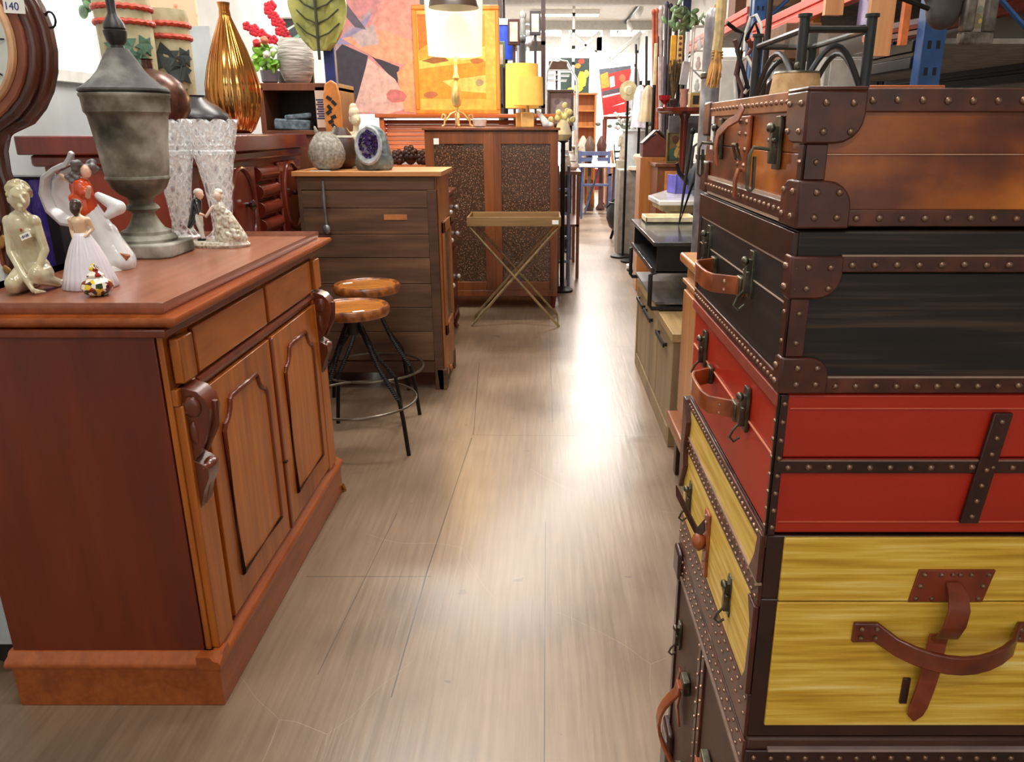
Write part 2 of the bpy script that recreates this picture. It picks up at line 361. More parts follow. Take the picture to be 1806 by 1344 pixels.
# doors with shaped raised moulding
def door(y0,y1,lab=None):
    z0,z1=.165,.80
    d=MB().box(0,y0,z0,.014,y1,z1).build('door',SBF,SB,bevel=.002)
    a,b=y0+.075,y1-.075; zt=z1-.065; zb=z0+.085; r=.055
    r=.058; path=[(a,zb),(b,zb),(b,zt-r-.012),(b-.008,zt-r-.006)]
    path+=[(b+r*math.cos(math.radians(-98-8.5*t)),zt+r*math.sin(math.radians(-98-8.5*t))) for t in range(10)]
    path+=[(b-r-.006,zt-.006),(b-r-.006,zt),(a+r+.006,zt),(a+r+.006,zt-.006)]
    path+=[(a+r*math.cos(math.radians(-5.5-8.5*t)),zt+r*math.sin(math.radians(-5.5-8.5*t))) for t in range(10)]
    path+=[(a+.008,zt-r-.006),(a,zt-r-.012)]
    MB().prism(path,'x',.014,.017).build('panel',wood((158,80,18),(212,126,40),'z',8,.34,.35,.05,.07),d)
    MB().tube([(.017,y,z) for y,z in path],.0075,8,closed=True).build('moulding',SBD,d,ang=60)
    return d
door(.125,.592); door(.618,1.07)
MB().box(.002,.596,.165,.02,.614,.80).build('door_stop',SBD,SB,bevel=.003)
MB().obox((.02,.60,.40),(.012,.016,.005)).build('latch',plain((60,40,25),.4,.6),SB)
# corner pilasters + carved corbels
for k,yc in enumerate((.055,1.115)):
    s=MB().box(-.005,yc-.045,.152,.016,yc+.045,.80).box(-.005,yc-.05,.80,.01,yc+.05,.84); s.build('pilaster',SBF,SB,bevel=.003)
    MB().box(.0,yc-.035,.85,.024,yc+.035,.955).build('pilaster_block',SBF,SB,bevel=.004)
    c=MB(); zt=.84
    out=[(.0,zt),(.02,zt+.0),(.045,zt-.01),(.062,zt-.03),(.068,zt-.06),(.062,zt-.09),(.048,zt-.13),(.03,zt-.165),(.016,zt-.18),(.03,zt-.187),(.045,zt-.2),(.044,zt-.225),(.028,zt-.26),(.014,zt-.31),(.0,zt-.32)]
    c.prism(out,'y',yc-.032,yc+.032)
    for q in (-1,1):
        c.ell((.03,yc+q*.034,zt-.045),(.022,.008,.026),12); c.ell((.026,yc+q*.03,zt-.11),(.012,.008,.03),10)
        c.tube([(.02+.018*math.cos(t*.6)*(1-t*.08),yc+q*.036,zt-.05+.02*math.sin(t*.6)*(1-t*.08)) for t in range(11)],.005,6)
    c.tube([(.07,yc,zt-.04),(.064,yc,zt-.1),(.035,yc,zt-.165)],[.008,.01,.005],6)
    c.ell((.034,yc,zt-.2),(.02,.034,.014),12); c.cap((.03,yc,zt-.22),(.008,yc,zt-.32),.012,.004,8)
    c.build('corbel',wood((84,34,16),(118,52,26),'z',10,.28,.5),SB,bevel=.003,ang=50)
MB().tube([(0.015,L+.022,.0),(.028,L+.032,.006),(.022,L+.028,.03)],.008,6).build('caster',BRASS,SB)
tg=thing('price_card','small blank white price card lying on the near corner of the sideboard top','card',(-.868,1.70,1.0225),.15)
MB().box(-.016,-.011,0,.016,.011,.0012).build('card',PAPER,tg)
# ---------------- stack of trunks ----------------
LEA=mottled([(.3,(48,20,12)),(.55,(80,36,22)),(.75,(106,52,34))],22,.38,0,.25,coat=.15,bd=.0015)
LEAD=mottled([(.3,(36,16,12)),(.6,(62,30,22)),(.8,(80,42,32))],16,.36,0,.2,coat=.15,bd=.0015)
TAN=mottled([(.3,(110,48,20)),(.7,(176,92,46))],30,.4,0,.2,coat=.2,bd=.001)
RIV=plain((148,118,100),.32,.85,var=.15,sc=60)
ANT=plain((96,92,78),.35,.85,var=.25,sc=60)
rivm=MB().lathe([(.0034,0),(.0033,.001),(.0026,.0022),(.0013,.0029),(0,.0031)],10)
RP=rivm.build('rivet',RIV); RMESH=RP.data; bpy.data.objects.remove(RP)
TX,TY,TW,TD=.275,.84,.56,.52
class Trunk:
    def __init__(s,label,z0,z1):
        s.T=thing('travel_trunk',label,'trunk',(TX,TY,z0),group=None); s.h=z1-z0; s.n=0; s.extra=MB()
    def riv(s,p,ax,par,sc=1.0):   # ax: 'n' near face (-y), 'l' left face (-x)
        if s.n<98:
            o=bpy.data.objects.new('rivet',RMESH); C.objects.link(o); o.parent=par; o.location=p
            o.rotation_euler=(math.pi/2,0,0) if ax=='n' else (0,-math.pi/2,0); o.scale=(sc,)*3; s.n+=1
        else:
            k=len(s.extra.v); s.extra.lathe([(.0034,0),(.0026,.0022),(0,.0031)],8)
            for i in range(k,len(s.extra.v)):
                x,y,z=s.extra.v[i]; s.extra.v[i]=(p[0]+x,p[1]-z,p[2]+y) if ax=='n' else (p[0]-z,p[1]+x,p[2]+y)
    def rrow_n(s,z,x0,x1,dx,par,sc=1.0):
        n=max(1,round((x1-x0)/dx))
        for i in range(n+1): s.riv((x0+(x1-x0)*i/n,-.0035,z+random.uniform(-.0006,.0006)),'n',par,sc*random.uniform(1.1,1.3))
    def rrow_l(s,z,y0,y1,dy,par,sc=.9):
        n=max(1,round((y1-y0)/dy))
        for i in range(n+1): s.riv((-.0035,y0+(y1-y0)*i/n,z),'l',par,sc)
    def strap_n(s,z0,z1,x0=0,x1=TW,mat=None,riv=.025,r0=None):
        o=MB().box(x0,-.0035,z0,x1,.002,z1).build('strap',mat or LEA,s.T,bevel=.0015)
        if riv: s.rrow_n((z0+z1)/2,(x0+.012) if r0 is None else r0,x1-.012,riv,o)
        return o
    def strap_l(s,z0,z1,y0=0,y1=TD,mat=None,riv=.022,rz=None):
        o=MB().box(-.0035,y0,z0,.002,y1,z1).build('strap',mat or LEA,s.T,bevel=.0015)
        if riv: s.rrow_l((z0+z1)/2 if rz is None else rz,y0+.012,y1-.012,riv,o)
        return o
    def edge(s,z0,z1,wn=.02,wl=.014,mat=None,riv=.035,x=0):
        o=MB().box(-.003,-.003,z0,wn,.001,z1).box(-.003,-.003,z0,.001,wl,z1).build('corner_strap',mat or LEA,s.T,bevel=.0015)
        n=max(1,int((z1-z0)/riv))
        if riv:
            for i in range(n): s.riv((wn/2,-.003,z0+(i+.5)*(z1-z0)/n),'n',o); s.riv((-.003,wl/2,z0+(i+.5)*(z1-z0)/n),'l',o,.8)
        return o
    def cap(s,z0,z1,wn,wl,up,mat=None):
        # corner patch wrapped round near-left edge; rounded towards the face
        def poly(w):
            h=z1-z0; r=min(w,h)*.55
            if up: return [(-.005,z1),(w,z1),(w,z0+r)]+[(w-r+r*math.cos(a),z0+r-r*math.sin(a)) for a in (.3,.6,.9,1.25,1.57)]+[(-.005,z0)]
            return [(-.005,z0),(w,z0),(w,z1-r)]+[(w-r+r*math.cos(a),z1-r+r*math.sin(a)) for a in (.3,.6,.9,1.25,1.57)]+[(-.005,z1)]
        m=MB().prism(poly(wn),'y',-.006,.0); m.prism([( y,z) for y,z in poly(wl)],'x',-.006,.0)
        if up and z1>=s.h-.001: m.box(-.006,-.006,z1-.001,wn,wl,z1+.004)
        o=m.build('corner_cap',mat or LEA,s.T,bevel=.0022)
        zz=(z0+.012,z1-.012)
        for z in zz:
            for x in (.014,wn-.014): s.riv((x,-.006,z),'n',o,1.15)
            for y in (.011,wl-.012): s.riv((-.006,y,z),'l',o)
        return o
    def latch(s,y,zc,sc=1.0,open_=False,name='latch'):
        m=MB().prism([(y-.010,zc-.026*sc),(y+.010,zc-.026*sc),(y+.012,zc-.018*sc),(y+.009,zc),(y+.012,zc+.018*sc),(y+.008,zc+.028*sc),(y-.008,zc+.028*sc),(y-.012,zc+.018*sc),(y-.009,zc),(y-.012,zc-.018*sc)],'x',-.005,0)
        m.box(-.012,y-.005,zc-.02*sc,-.004,y+.005,zc+.018*sc); m.ell((-.012,y,zc+.016*sc),(.005,.009,.006),10); m.cyl((-.006,y,zc-.004),.006,.008,10)
        m.tube([(-.009,y-.012,zc+.004),(-.009,y+.012,zc+.004)],.003,6)
        o=m.build(name,ANT,s.T,bevel=.001)
        if open_: pts=[(-.012,y,zc-.006),(-.03,y,zc-.004),(-.034,y,zc-.012),(-.034,y,zc-.05),(-.030,y,zc-.054),(-.027,y,zc-.05),(-.028,y,zc-.014)]
        else: pts=[(-.010,y,zc-.02),(-.018,y,zc-.03),(-.022,y,zc-.04),(-.016,y,zc-.046),(-.008,y,zc-.04)]
        MB().tube(pts,.0022,6).build('hasp',ANT,o); return o
    def handle(s,yc,zc,hw=.075,out=.032,w=.022,drop=.0,mat=None):
        m=MB(); pts=[(-.002,yc-hw-.012,zc),(-.006,yc-hw,zc)]
        for i in range(9):
            t=-1+2*i/8; pts.append((-.006-out*(1-t**4)**.5,yc+hw*t*.92,zc-drop*(1-t*t)))
        pts+=[(-.006,yc+hw,zc),(-.002,yc+hw+.012,zc)]
        o=MB().band(pts,w,.005,(0,0,1)).build('handle',mat or TAN,s.T,bevel=.0012,ang=60)
        for q in (-1,1):
            MB().box(-.008,yc+q*hw-.012,zc-.014,.0,yc+q*hw+.012,zc+.014).build('handle_plate',ANT,o,bevel=.002)
            for dz in (-.006,.006): s.riv((-.012-out*.35,yc+q*hw*.93,zc+dz),'l',o,.6)
        return o
    def end(s):
        if s.extra.v: s.extra.build('rivet',RIV,s.T)['kind']='stuff'
BG=(.3,(52,20,8)),(.45,(112,50,16)),(.57,(160,82,20)),(.72,(206,118,36))
CH=mottled(list(BG),6.5,.33,0,.06,(1,1,1.6),coat=.25,bd=.001)
# chestnut (top)
t=Trunk('chestnut brown leather trunk on top of the stack of trunks',1.297,1.436); h=t.h
MB().box(.001,.001,.002,TW,TD,.076).build('body',CH,t.T,bevel=.001); MB().box(.001,.001,.0765,TW,TD,h-.001).build('lid',CH,t.T,bevel=.001); MB().box(.02,-.0003,.0757,TW,.002,.0768).build('seam_line',plain((196,150,120),.4),t.T)
t.cap(h-.052,h,.056,.062,True); t.cap(.0,.05,.052,.055,False)
t.strap_n(h-.021,h+.002,.05,TW,riv=.0255); t.strap_n(.002,.020,.048,TW,riv=.0245,r0=.06)
t.strap_l(h-.020,h+.002,.055,TD-.04,riv=.0215,mat=mottled([(.3,(120,66,40)),(.7,(176,112,76))],20,.4,0,.2,bd=.0015)); t.strap_l(.004,.024,.05,TD-.03,riv=.0205)
o=MB().box(-.002,.05,.024,.0,TD-.03,.028).box(-.002,.05,.0,.0,TD-.03,.004).build('piping',plain((190,160,140),.4,var=.05),t.T)
t.edge(.05,h-.052,.022,.016)
for (a,b) in ((h-.05,h),(0,.05)):
    MB().box(-.006,TD-.045,a,.002,TD+.004,b+(.004 if b==h else 0)).build('corner_cap',LEA,t.T,bevel=.004)
t.latch(.095,.085,1.1,True); t.latch(.40,.085,1.1,True)
# centre strap with buckle
m=MB().box(-.006,.222,.045,.0,.272,.118).build('buckle_plate',TAN,t.T,bevel=.002)
for z in (.055,.075,.095,.11):
    for y in (.23,.264): t.riv((-.006,y,z),'l',m,.6)
MB().band([(-.008,.25,.13),(-.014,.25,.115),(-.022,.27,.108),(-.030,.288,.095),(-.032,.292,.078),(-.030,.290,.055)],.018,.003,(0,.6,.3)).build('strap_tongue',TAN,m,bevel=.001,ang=60)
MB().tube([(-.01,.236,.062),(-.016,.236,.082),(-.016,.258,.082),(-.01,.258,.062)],.0022,6,closed=True).build('buckle',ANT,m)
MB().band([(-.008,.247,.05),(-.012,.247,.035),(-.011,.247,.012)],.014,.003,(0,1,0)).build('strap_tail',TAN,m)
tagcard(t.T,(-.006,.445,.095),.018,.05,(0,0,-math.pi/2),lines=2)
t.end()
# black
BK=mottled([(.35,(14,8,6)),(.5,(26,16,11)),(.64,(64,46,32))],9,.5,0,.35,(.3,.3,12),coat=0,bd=.001)
BKL=mottled([(.3,(24,24,24)),(.55,(36,34,32)),(.75,(54,48,40))],9,.4,0,.3,(.12,.12,5),bd=.001)
t=Trunk('black streaked wooden trunk with brown leather edges, second from top of the stack',1.110,1.2955); h=t.h
MB().box(.001,.001,.001,TW,TD,.139).build('body',BK,t.T,bevel=.003); MB().box(.001,.001,.1395,TW,TD,h-.001).build('lid',BK,t.T,bevel=.003)
MB().box(-.001,.016,.02,.003,TD-.01,h-.04).build('side_panel',BKL,t.T); MB().box(-.0018,.016,.1008,.0,TD-.01,.1026).build('seam_piping',plain((196,170,150),.4,var=.04),t.T)
MB().box(-.0018,.016,h-.042,.0,TD-.01,h-.0395).build('piping',plain((196,170,150),.4,var=.04),t.T)
MB().box(-.004,.0,h-.039,.002,TD,h-.003).build('top_binding',LEAD,t.T,bevel=.001)
t.cap(h-.075,h-.028,.052,.018,True); t.cap(.0,.043,.050,.02,False)
t.strap_n(h-.046,h-.028,.05,TW,riv=.024); t.strap_n(0,.019,.048,TW,riv=.023)
MB().box(.05,-.004,h-.0285,TW,-.001,h-.0265).box(.05,-.004,.0185,TW,-.001,.0205).build('piping',plain((160,130,115),.35,var=.05),t.T)
t.edge(.043,h-.075,.02,.016,riv=.024); t.edge(h-.075,h-.03,.002,.014,riv=.02)
t.strap_l(0,.019,.018,TD,riv=.0155); t.strap_l(.02,h-.03,TD-.014,TD,riv=0,mat=LEAD)
t.latch(.16,.107,1.15); t.latch(.43,.107,1.15); t.handle(.29,.083,.085,.036,.026)
t.end()
# red
RED=mottled([(.2,(140,26,10)),(.5,(178,38,14)),(.8,(196,52,22))],3,.42,0,.12,(.25,.25,2),coat=.12,bd=.001)
t=Trunk('red painted trunk with dark leather cross strap, stacked between black and yellow trunks',.926,1.1085); h=t.h
MB().box(.001,.001,.001,TW,TD,.10).build('body',RED,t.T,bevel=.003); MB().box(.001,.001,.1012,TW,TD,h-.001).build('lid',RED,t.T,bevel=.003)
MB().box(.012,-.0012,.017,TW,.001,.0182).box(.012,-.0012,h-.0185,TW,.001,h-.0173).build('scored_line',plain((214,96,70),.5,var=.05),t.T)
t.strap_n(.083,.1,.004,TW,mat=LEAD,riv=.0245)
# slanted vertical strap
sx=.255
m=MB().prism([(sx-.024,.018),(sx-.002,.018),(sx+.014,h-.022),(sx-.008,h-.022)],'y',-.0065,-.001).build('cross_strap',LEAD,t.T,bevel=.0012)
for i in range(7): f_=(i+.5)/7; t.riv((sx-.013+.016*f_,-.0065,.018+f_*(h-.04)),'n',m)
MB().box(.004,-.004,.099,TW,-.001,.101).build('piping',plain((140,100,88),.35,var=.05),t.T)
t.edge(.0,h,.009,.006,mat=LEAD,riv=.022)
MB().box(-.005,.0,h-.016,.002,TD,h).build('top_binding',plain((150,66,50),.45),t.T,bevel=.001)
MB().box(-.0015,.01,.1012,.001,TD-.01,.1028).box(-.0015,.01,h-.018,.001,TD-.01,h-.0165).build('piping',plain((224,140,110),.4,var=.05),t.T)
t.latch(.13,.115,1.15); t.latch(.41,.12,1.15); t.handle(.265,.095,.085,.036,.026)
t.end()
# yellow
YEL=mottled([(.3,(190,140,36)),(.45,(220,172,56)),(.57,(236,194,80)),(.72,(250,222,136))],13,.4,0,.5,(.35,.35,8),coat=.12,bd=.001)
YELS=mottled([(.3,(196,150,50)),(.5,(224,184,80)),(.74,(242,216,130))],13,.42,0,.4,(.35,.35,8),bd=.001)
DK=mottled([(.3,(34,15,12)),(.7,(62,30,24))],10,.4,0,.15,coat=.15)
t=Trunk('yellow wooden trunk with a leather buckle handle, fourth down the stack under the red one',.617,.9245); h=t.h
MB().box(.001,.001,.001,TW,TD,.216).build('body',DK,t.T,bevel=.002); MB().box(.001,.001,.2165,TW,TD,h-.001).build('lid',DK,t.T,bevel=.002)
MB().box(.022,-.003,.022,TW,.002,.2135).build('front_panel',YEL,t.T,bevel=.0015); MB().box(.022,-.003,.2155,TW,.002,h-.002).build('front_panel',YEL,t.T,bevel=.0015)
MB().box(-.003,.012,.07,.002,TD-.01,.205).build('side_panel',YELS,t.T,bevel=.001); MB().box(-.003,.012,.238,.002,TD-.01,h-.018).build('side_panel',YELS,t.T,bevel=.001)
o=t.strap_l(.205,.238,.0,TD,riv=.017,rz=.214); t.rrow_l(.229,.012,TD-.012,.02,o,.8)
MB().box(-.006,.0,.236,.0,TD,.240).build('piping',plain((150,120,100),.4),t.T)
o=t.strap_l(.0,.07,.0,TD,riv=.02,rz=.055); t.rrow_l(.03,.012,TD-.012,.022,o,.8)
MB().prism([(.0,.24),(.04,.24),(.022,.27),(.014,h),(.0,h)],'x',-.007,0).build('corner_cap',LEA,t.T,bevel=.0015)
MB().prism([(.0,.07),(.03,.07),(.014,.1),(.012,.17),(.032,.205),(.0,.205)],'x',-.007,0).build('corner_cap',LEA,t.T,bevel=.0015)
MB().prism([(TD,.12),(TD-.04,.18),(TD-.03,.22),(TD-.045,.27),(TD-.02,h),(TD,h)],'x',-.012,0).build('corner_cap',LEA,t.T,bevel=.002)
t.strap_l(h-.018,h,.0,TD,riv=.015)
m=MB().prism([(.185,.2165),(.278,.2165),(.287,.262),(.192,.262)],'y',-.006,-.002).build('buckle_plate',mottled([(.3,(112,40,20)),(.7,(146,62,34))],24,.4,0,.2,coat=.2),t.T,bevel=.001)
for (x,z) in ((.193,.222),(.213,.222),(.249,.222),(.271,.222),(.196,.24),(.274,.24),(.199,.256),(.22,.256),(.234,.256),(.243,.256),(.257,.256),(.279,.256),(.235,.242)): t.riv((x,-.006,z),'n',m,.85)
LT=mottled([(.3,(84,28,14)),(.7,(128,54,28))],24,.3,0,.15,coat=.4)
MB().band([(.235,-.008,.246),(.235,-.024,.238),(.234,-.033,.222),(.232,-.033,.2),(.230,-.026,.178),(.229,-.012,.168)],[.018,.024,.027,.028,.027,.024],.004,(1,0,0)).build('strap_loop',LT,m,bevel=.001,ang=60)
MB().band([(.229,-.010,.172),(.226,-.012,.145),(.222,-.018,.12),(.220,-.016,.09),(.218,-.012,.06),(.217,-.010,.046),(.216,-.010,.037)],[.024,.024,.024,.024,.024,.020,.003],.004,(1,0,0)).build('strap_tail',mottled([(.3,(118,44,24)),(.7,(164,78,48))],24,.35,0,.15,coat=.3),m,bevel=.001,ang=60)
MB().box(.196,-.006,.06,.206,-.002,.1).build('strap_keeper',LEAD,m,bevel=.001)
hx0,hx1=.12,.36; pts=[(hx0,-.006,.172),(hx0+.03,-.006,.172)]
for i in range(1,10): q=i/10; pts.append((hx0+.03+(hx1-hx0-.06)*q,-.006-.045*math.sin(math.pi*q)**.6,.172-.016*math.sin(math.pi*q)**.8))
pts+=[(hx1-.03,-.006,.172),(hx1,-.006,.172)]
o=MB().band(pts,[.029]*2+[.026]*9+[.029]*2,.006,(0,.0,1)).build('handle',LT,t.T,bevel=.002,ang=60)
for x in (.130,.149,.331,.350):
    for z in (.166,.179): t.riv((x,-.010,z),'n',o,.7)
t.latch(.13,.135,1.2); t.latch(.44,.135,1.2)
m=MB().box(-.008,.27,.075,-.002,.30,.19).build('buckle_plate',TAN,t.T,bevel=.002)
for z in (.085,.1,.12,.17,.182): t.riv((-.008,.285,z),'l',m,.6)
MB().band([(-.01,.285,.165),(-.02,.285,.15),(-.024,.30,.155),(-.045,.36,.19)],.018,.003,(0,.3,.5)).build('strap_tongue',LEAD,m,ang=60)
MB().ell((-.018,.285,.135),(.012,.014,.016),10).build('buckle_knob',TAN,m)
t.end()
# bottom wardrobe trunk
BR=mottled([(.3,(58,34,24)),(.7,(88,56,42))],5,.5,0,.15)
t=Trunk('tall dark brown riveted trunk on the floor at the bottom of the stack',.0,.615); h=t.h
MB().box(.001,.001,.001,TW,TD,h-.001).build('body',BR,t.T,bevel=.004)
t.strap_n(h-.04,h-.018,.0,TW,mat=DK,riv=.0235); t.strap_n(0,.04,0,TW,mat=DK,riv=0)
MB().box(.03,-.005,h-.0185,TW,.001,h-.014).build('piping',plain((150,130,125),.35),t.T)
o=t.strap_l(h-.05,h-.004,0,TD,riv=.02,rz=h-.015); t.rrow_l(h-.038,.012,TD-.012,.022,o,.8)
MB().box(-.007,0,h-.052,.0,TD,h-.047).build('piping',plain((120,96,84),.4),t.T)
o=t.strap_l(.02,h-.05,.245,.29,riv=0)
for z in range(18): t.riv((-.0035,.252,.04+z*.03),'l',o,.8); t.riv((-.0035,.283,.04+z*.03),'l',o,.8)
MB().box(-.0045,.2665,.02,-.003,.2685,h-.05).build('seam',plain((20,10,8),.6),t.T)
t.edge(.0,h-.05,.03,.025,riv=.035); o=t.strap_l(.0,h-.05,TD-.02,TD,riv=0,mat=LEAD)
MB().box(-.012,TD-.05,h-.06,.0,TD+.004,h-.0).build('corner_cap',LEAD,t.T,bevel=.006)
MB().box(-.014,TD-.06,.0,.002,TD+.006,.19).build('corner_cap',LEAD,t.T,bevel=.006); MB().box(-.012,0,0,.002,.06,.14).build('corner_cap',LEAD,t.T,bevel=.006)
MB().box(-.016,TD-.055,.0,-.012,TD+.0,.17).build('corner_rail',plain((120,115,112),.4,.7),t.T,bevel=.002)
for (y,z) in ((.46,.44),(.08,.36)): t.latch(y,z,1.1)
for yc in (.36,.17):
    pts=[(-.006,yc,.40),(-.02,yc,.405)]+[(-.02-.03*math.sin(math.pi*q/8),yc+.02*math.sin(math.pi*q/8),.39-.022*q) for q in range(9)]+[(-.02,yc,.20),(-.006,yc,.195)]
    o=MB().band(pts,.026,.006,(0,1,0)).build('handle',TAN,t.T,bevel=.0015,ang=60)
    for z in (.405,.195): MB().box(-.014,yc-.016,z-.016,.0,yc+.016,z+.016).build('handle_plate',ANT,o,bevel=.002)
for (y,z) in ((.42,.34),(.395,.33),(.33,.16)):
    MB().band([(-.005,y,z+.05),(-.012,y,z),(-.006,y,z-.05)],.014,.004,(0,1,0)).build('strap_tail',TAN,t.T,bevel=.001)
t.end()
# ---------------- bar stools ----------------
SEAT=wood((156,88,28),(206,132,54),'x',7,.25,.6,.03,.15); SEATR=mottled([(.35,(84,42,18)),(.52,(140,78,34)),(.7,(186,116,58))],20,.35,0,.1,coat=.5)
def stool(loc,h,label,rz):
    T=thing('bar_stool',label,'stool',loc,rz,group=None)
    MB().lathe([(.0,h-.045),(.14,h-.045),(.160,h-.042),(.167,h-.03),(.167,h-.01),(.160,h),(.150,h+.001),(.144,h-.003),(.141,h-.007)],40).build('seat_rim',SEATR,T)
    MB().lathe([(.141,h-.012),(.141,h-.006),(0,h-.006)],40).build('seat',SEAT,T)
    MB().lathe([(.0,h-.13),(.035,h-.13),(.04,h-.12),(.04,h-.05),(.0,h-.05)],20).build('screw_hub',BLACK,T)
    for k in range(4):
        a=math.pi/4+k*math.pi/2; ca,sa=math.cos(a),math.sin(a); pts=[]
        prof=((.03,h-.07),(.045,h-.10),(.14,h*.58),(.25,.25),(.268,.16),(.288,.0))
        for (r,z) in prof: pts.append((r*ca,r*sa,z))
        l=MB().tube(pts,.0095,8)
        for j in range(34):
            z=(h-.12)+(.26-(h-.12))*j/33
            for (r0,z0),(r1,z1) in zip(prof[:-1],prof[1:]):
                if z1<=z<=z0: r=r0+(r1-r0)*(z0-z)/(z0-z1)
            l.ell((r*ca,r*sa,z),(.012,.012,.0045),8)
        l.build('leg',IRON,T)
    MB().tube([(.262*math.cos(i*math.pi/24),.262*math.sin(i*math.pi/24),.215) for i in range(48)],.006,8,closed=True).build('footrest_ring',plain((120,112,100),.3,.8),T)
    return T
s1=onz(610,553,.66); 
st1=stool((-.845,3.34,0),.655,'nearer round wooden bar stool with black ribbed iron legs beside the sideboard',.227)
st2=stool((-.885,3.84,0),.655,'farther round wooden bar stool in front of the plank backed dresser',.30)
for st,x,y in ((st1,.03,-.11),(st2,-.09,.06)): MB().obox((x,y,.6502),(.05,.02,.0015),(0,0,.3)).build('price_tag',PAPER,st)
# ---------------- plank-backed dresser ----------------
PLK=mottled([(.25,(58,38,26)),(.5,(92,64,44)),(.75,(126,90,62))],8,.65,0,.25,(.25,1,2.2),bd=.002)
PDR=wood((134,76,34),(182,112,56),'z',8,.4,.2); PTOP=wood((176,112,60),(220,158,100),'x',8,.35,.3)
DR=thing('plank_backed_dresser','timber dresser turned back to front, rough dark horizontal planks behind the bar stools','dresser',(-1.27,4.1,0))
W=.73; H=1.19; Dp=.46
zs=[.17,.335,.47,.60,.74,.865,1.0,1.09]
for i in range(len(zs)-1): MB().box(.02,.002,zs[i]+.002,W-.06,.02,zs[i+1]-.001).build('back_plank',PLK,DR,bevel=.002)
MB().box(.02,.006,.10,W-.06,.02,.165).box(0,.001,1.093,W-.02,.02,H-.03).box(W-.06,.0,.0,W-.012,.03,1.093).box(0,0,0,.02,.03,1.1).build('back_frame',wood((66,42,28),(98,66,44),'x',8,.6,.05),DR,bevel=.002)
MB().box(.01,.02,.12,W-.012,Dp,H-.03).build('carcass',PDR,DR)
MB().box(-.02,-.012,H-.028,W+.02,Dp+.03,H-.004).box(0,-.001,H-.03,W,Dp,H-.026).build('top',PTOP,DR,bevel=.006)
MB().box(W-.012,.03,.05,W+.0,Dp,H-.03).build('side_panel',PDR,DR,bevel=.002)
# glazed door swung along the side + curved foot
d=MB().box(W,.06,.30,W+.014,.40,.36).box(W,.06,.86,W+.014,.40,.92).box(W,.06,.30,W+.014,.11,.92).box(W,.35,.30,W+.014,.40,.92).build('door',PDR,DR,bevel=.003)
MB().box(W+.003,.10,.35,W+.006,.36,.87).build('glass_panel',plain((96,96,88),.2,.1,coat=.6),d)
for y in (.03,.43): MB().prism([(W-.04,0),(W+.006,0),(W+.006,.12),(W-.05,.12)],'y',y-.03,y+.03).build('leg',PLK,DR,bevel=.004)
[MB().box(.02,y,0,.07,y+.04,.13).build('leg',PLK,DR) for y in (.01,Dp-.04)]
MB().ell((W+.005,.2,.07),(.012,.03,.02),8).build('carved_foot',PDR,DR)
MB().obox((.50,.0012,.955),(.12,.0025,.028)).build('pale_patch',plain((176,112,62),.6),DR)
LD=thing('hanging_ladle','grey metal ladle hanging on the back of the plank backed dresser','ladle',(-1.13,4.085,1.06))
m=MB().tube([(0,0,.08),(-.002,-.004,.0),(0,-.004,-.09),(.002,-.006,-.15)],[.004,.011,.006,.008],8); m.build('handle',plain((140,142,146),.3,.7),LD)
MB().ell((.002,-.01,-.165),(.022,.012,.026),12).build('bowl',plain((150,152,156),.28,.7),LD); MB().tube([(0,.008,.085),(0,-.006,.085)],.002,6).build('nail',IRON,LD)
# ---------------- mahogany tallboy ----------------
MH=wood((74,22,12),(112,38,22),'z',7,.25,.5)
TB=thing('mahogany_cabinet','dark red mahogany cabinet with crystal knobs and cabriole feet behind the plank backed dresser','cabinet',(-.62,4.98,0))
MB().box(-.5,0,.16,-.005,.55,.98).build('carcass',MH,TB,bevel=.004); MB().box(-.53,-.03,.98,.02,.58,1.005).build('top',MH,TB,bevel=.008)
MB().box(-.51,-.01,.13,.01,.56,.17).build('base_moulding',MH,TB,bevel=.008)
for k,(z0,z1) in enumerate(((.80,.96),(.62,.78),(.20,.60))):
    d=MB().box(-.005,.03,z0,.008,.52,z1).build('drawer',MH,TB,bevel=.004)
    kb=MB(); kb.ell((.025,.1,(z0+z1)/2),.016,10); kb.ell((.025,.45,(z0+z1)/2),.016,10); kb.build('knob',plain((205,205,205),.08,.3,coat=1),d)
MB().box(-.46,-.004,.22,-.05,.0,.92).build('end_panel',wood((80,26,14),(120,44,26),'z',6,.25,.5),TB,bevel=.003)
MB().obox((-.02,-.004,.75),(.04,.008,.03)).ell((-.02,-.012,.75),.011,10).build('lock_plate',plain((200,200,200),.2,.8),TB)
for x in (-.46,-.02):
    for y in (.03,.52): MB().tube([(x,y,.15),(x+.012,y,.1),(x,y,.04),(x+.012,y,.012)],[.03,.026,.015,.02],10).build('leg',MH,TB)
MB().prism([(-.5,1.005),(-.04,1.005),(-.1,1.03),(-.2,1.09),(-.27,1.13),(-.5,1.13)],'y',.5,.53).build('gallery_back',MH,TB,bevel=.004)
MB().box(-.2,.05,1.005,-.08,.14,1.009).build('price_tag',PAPER,TB)
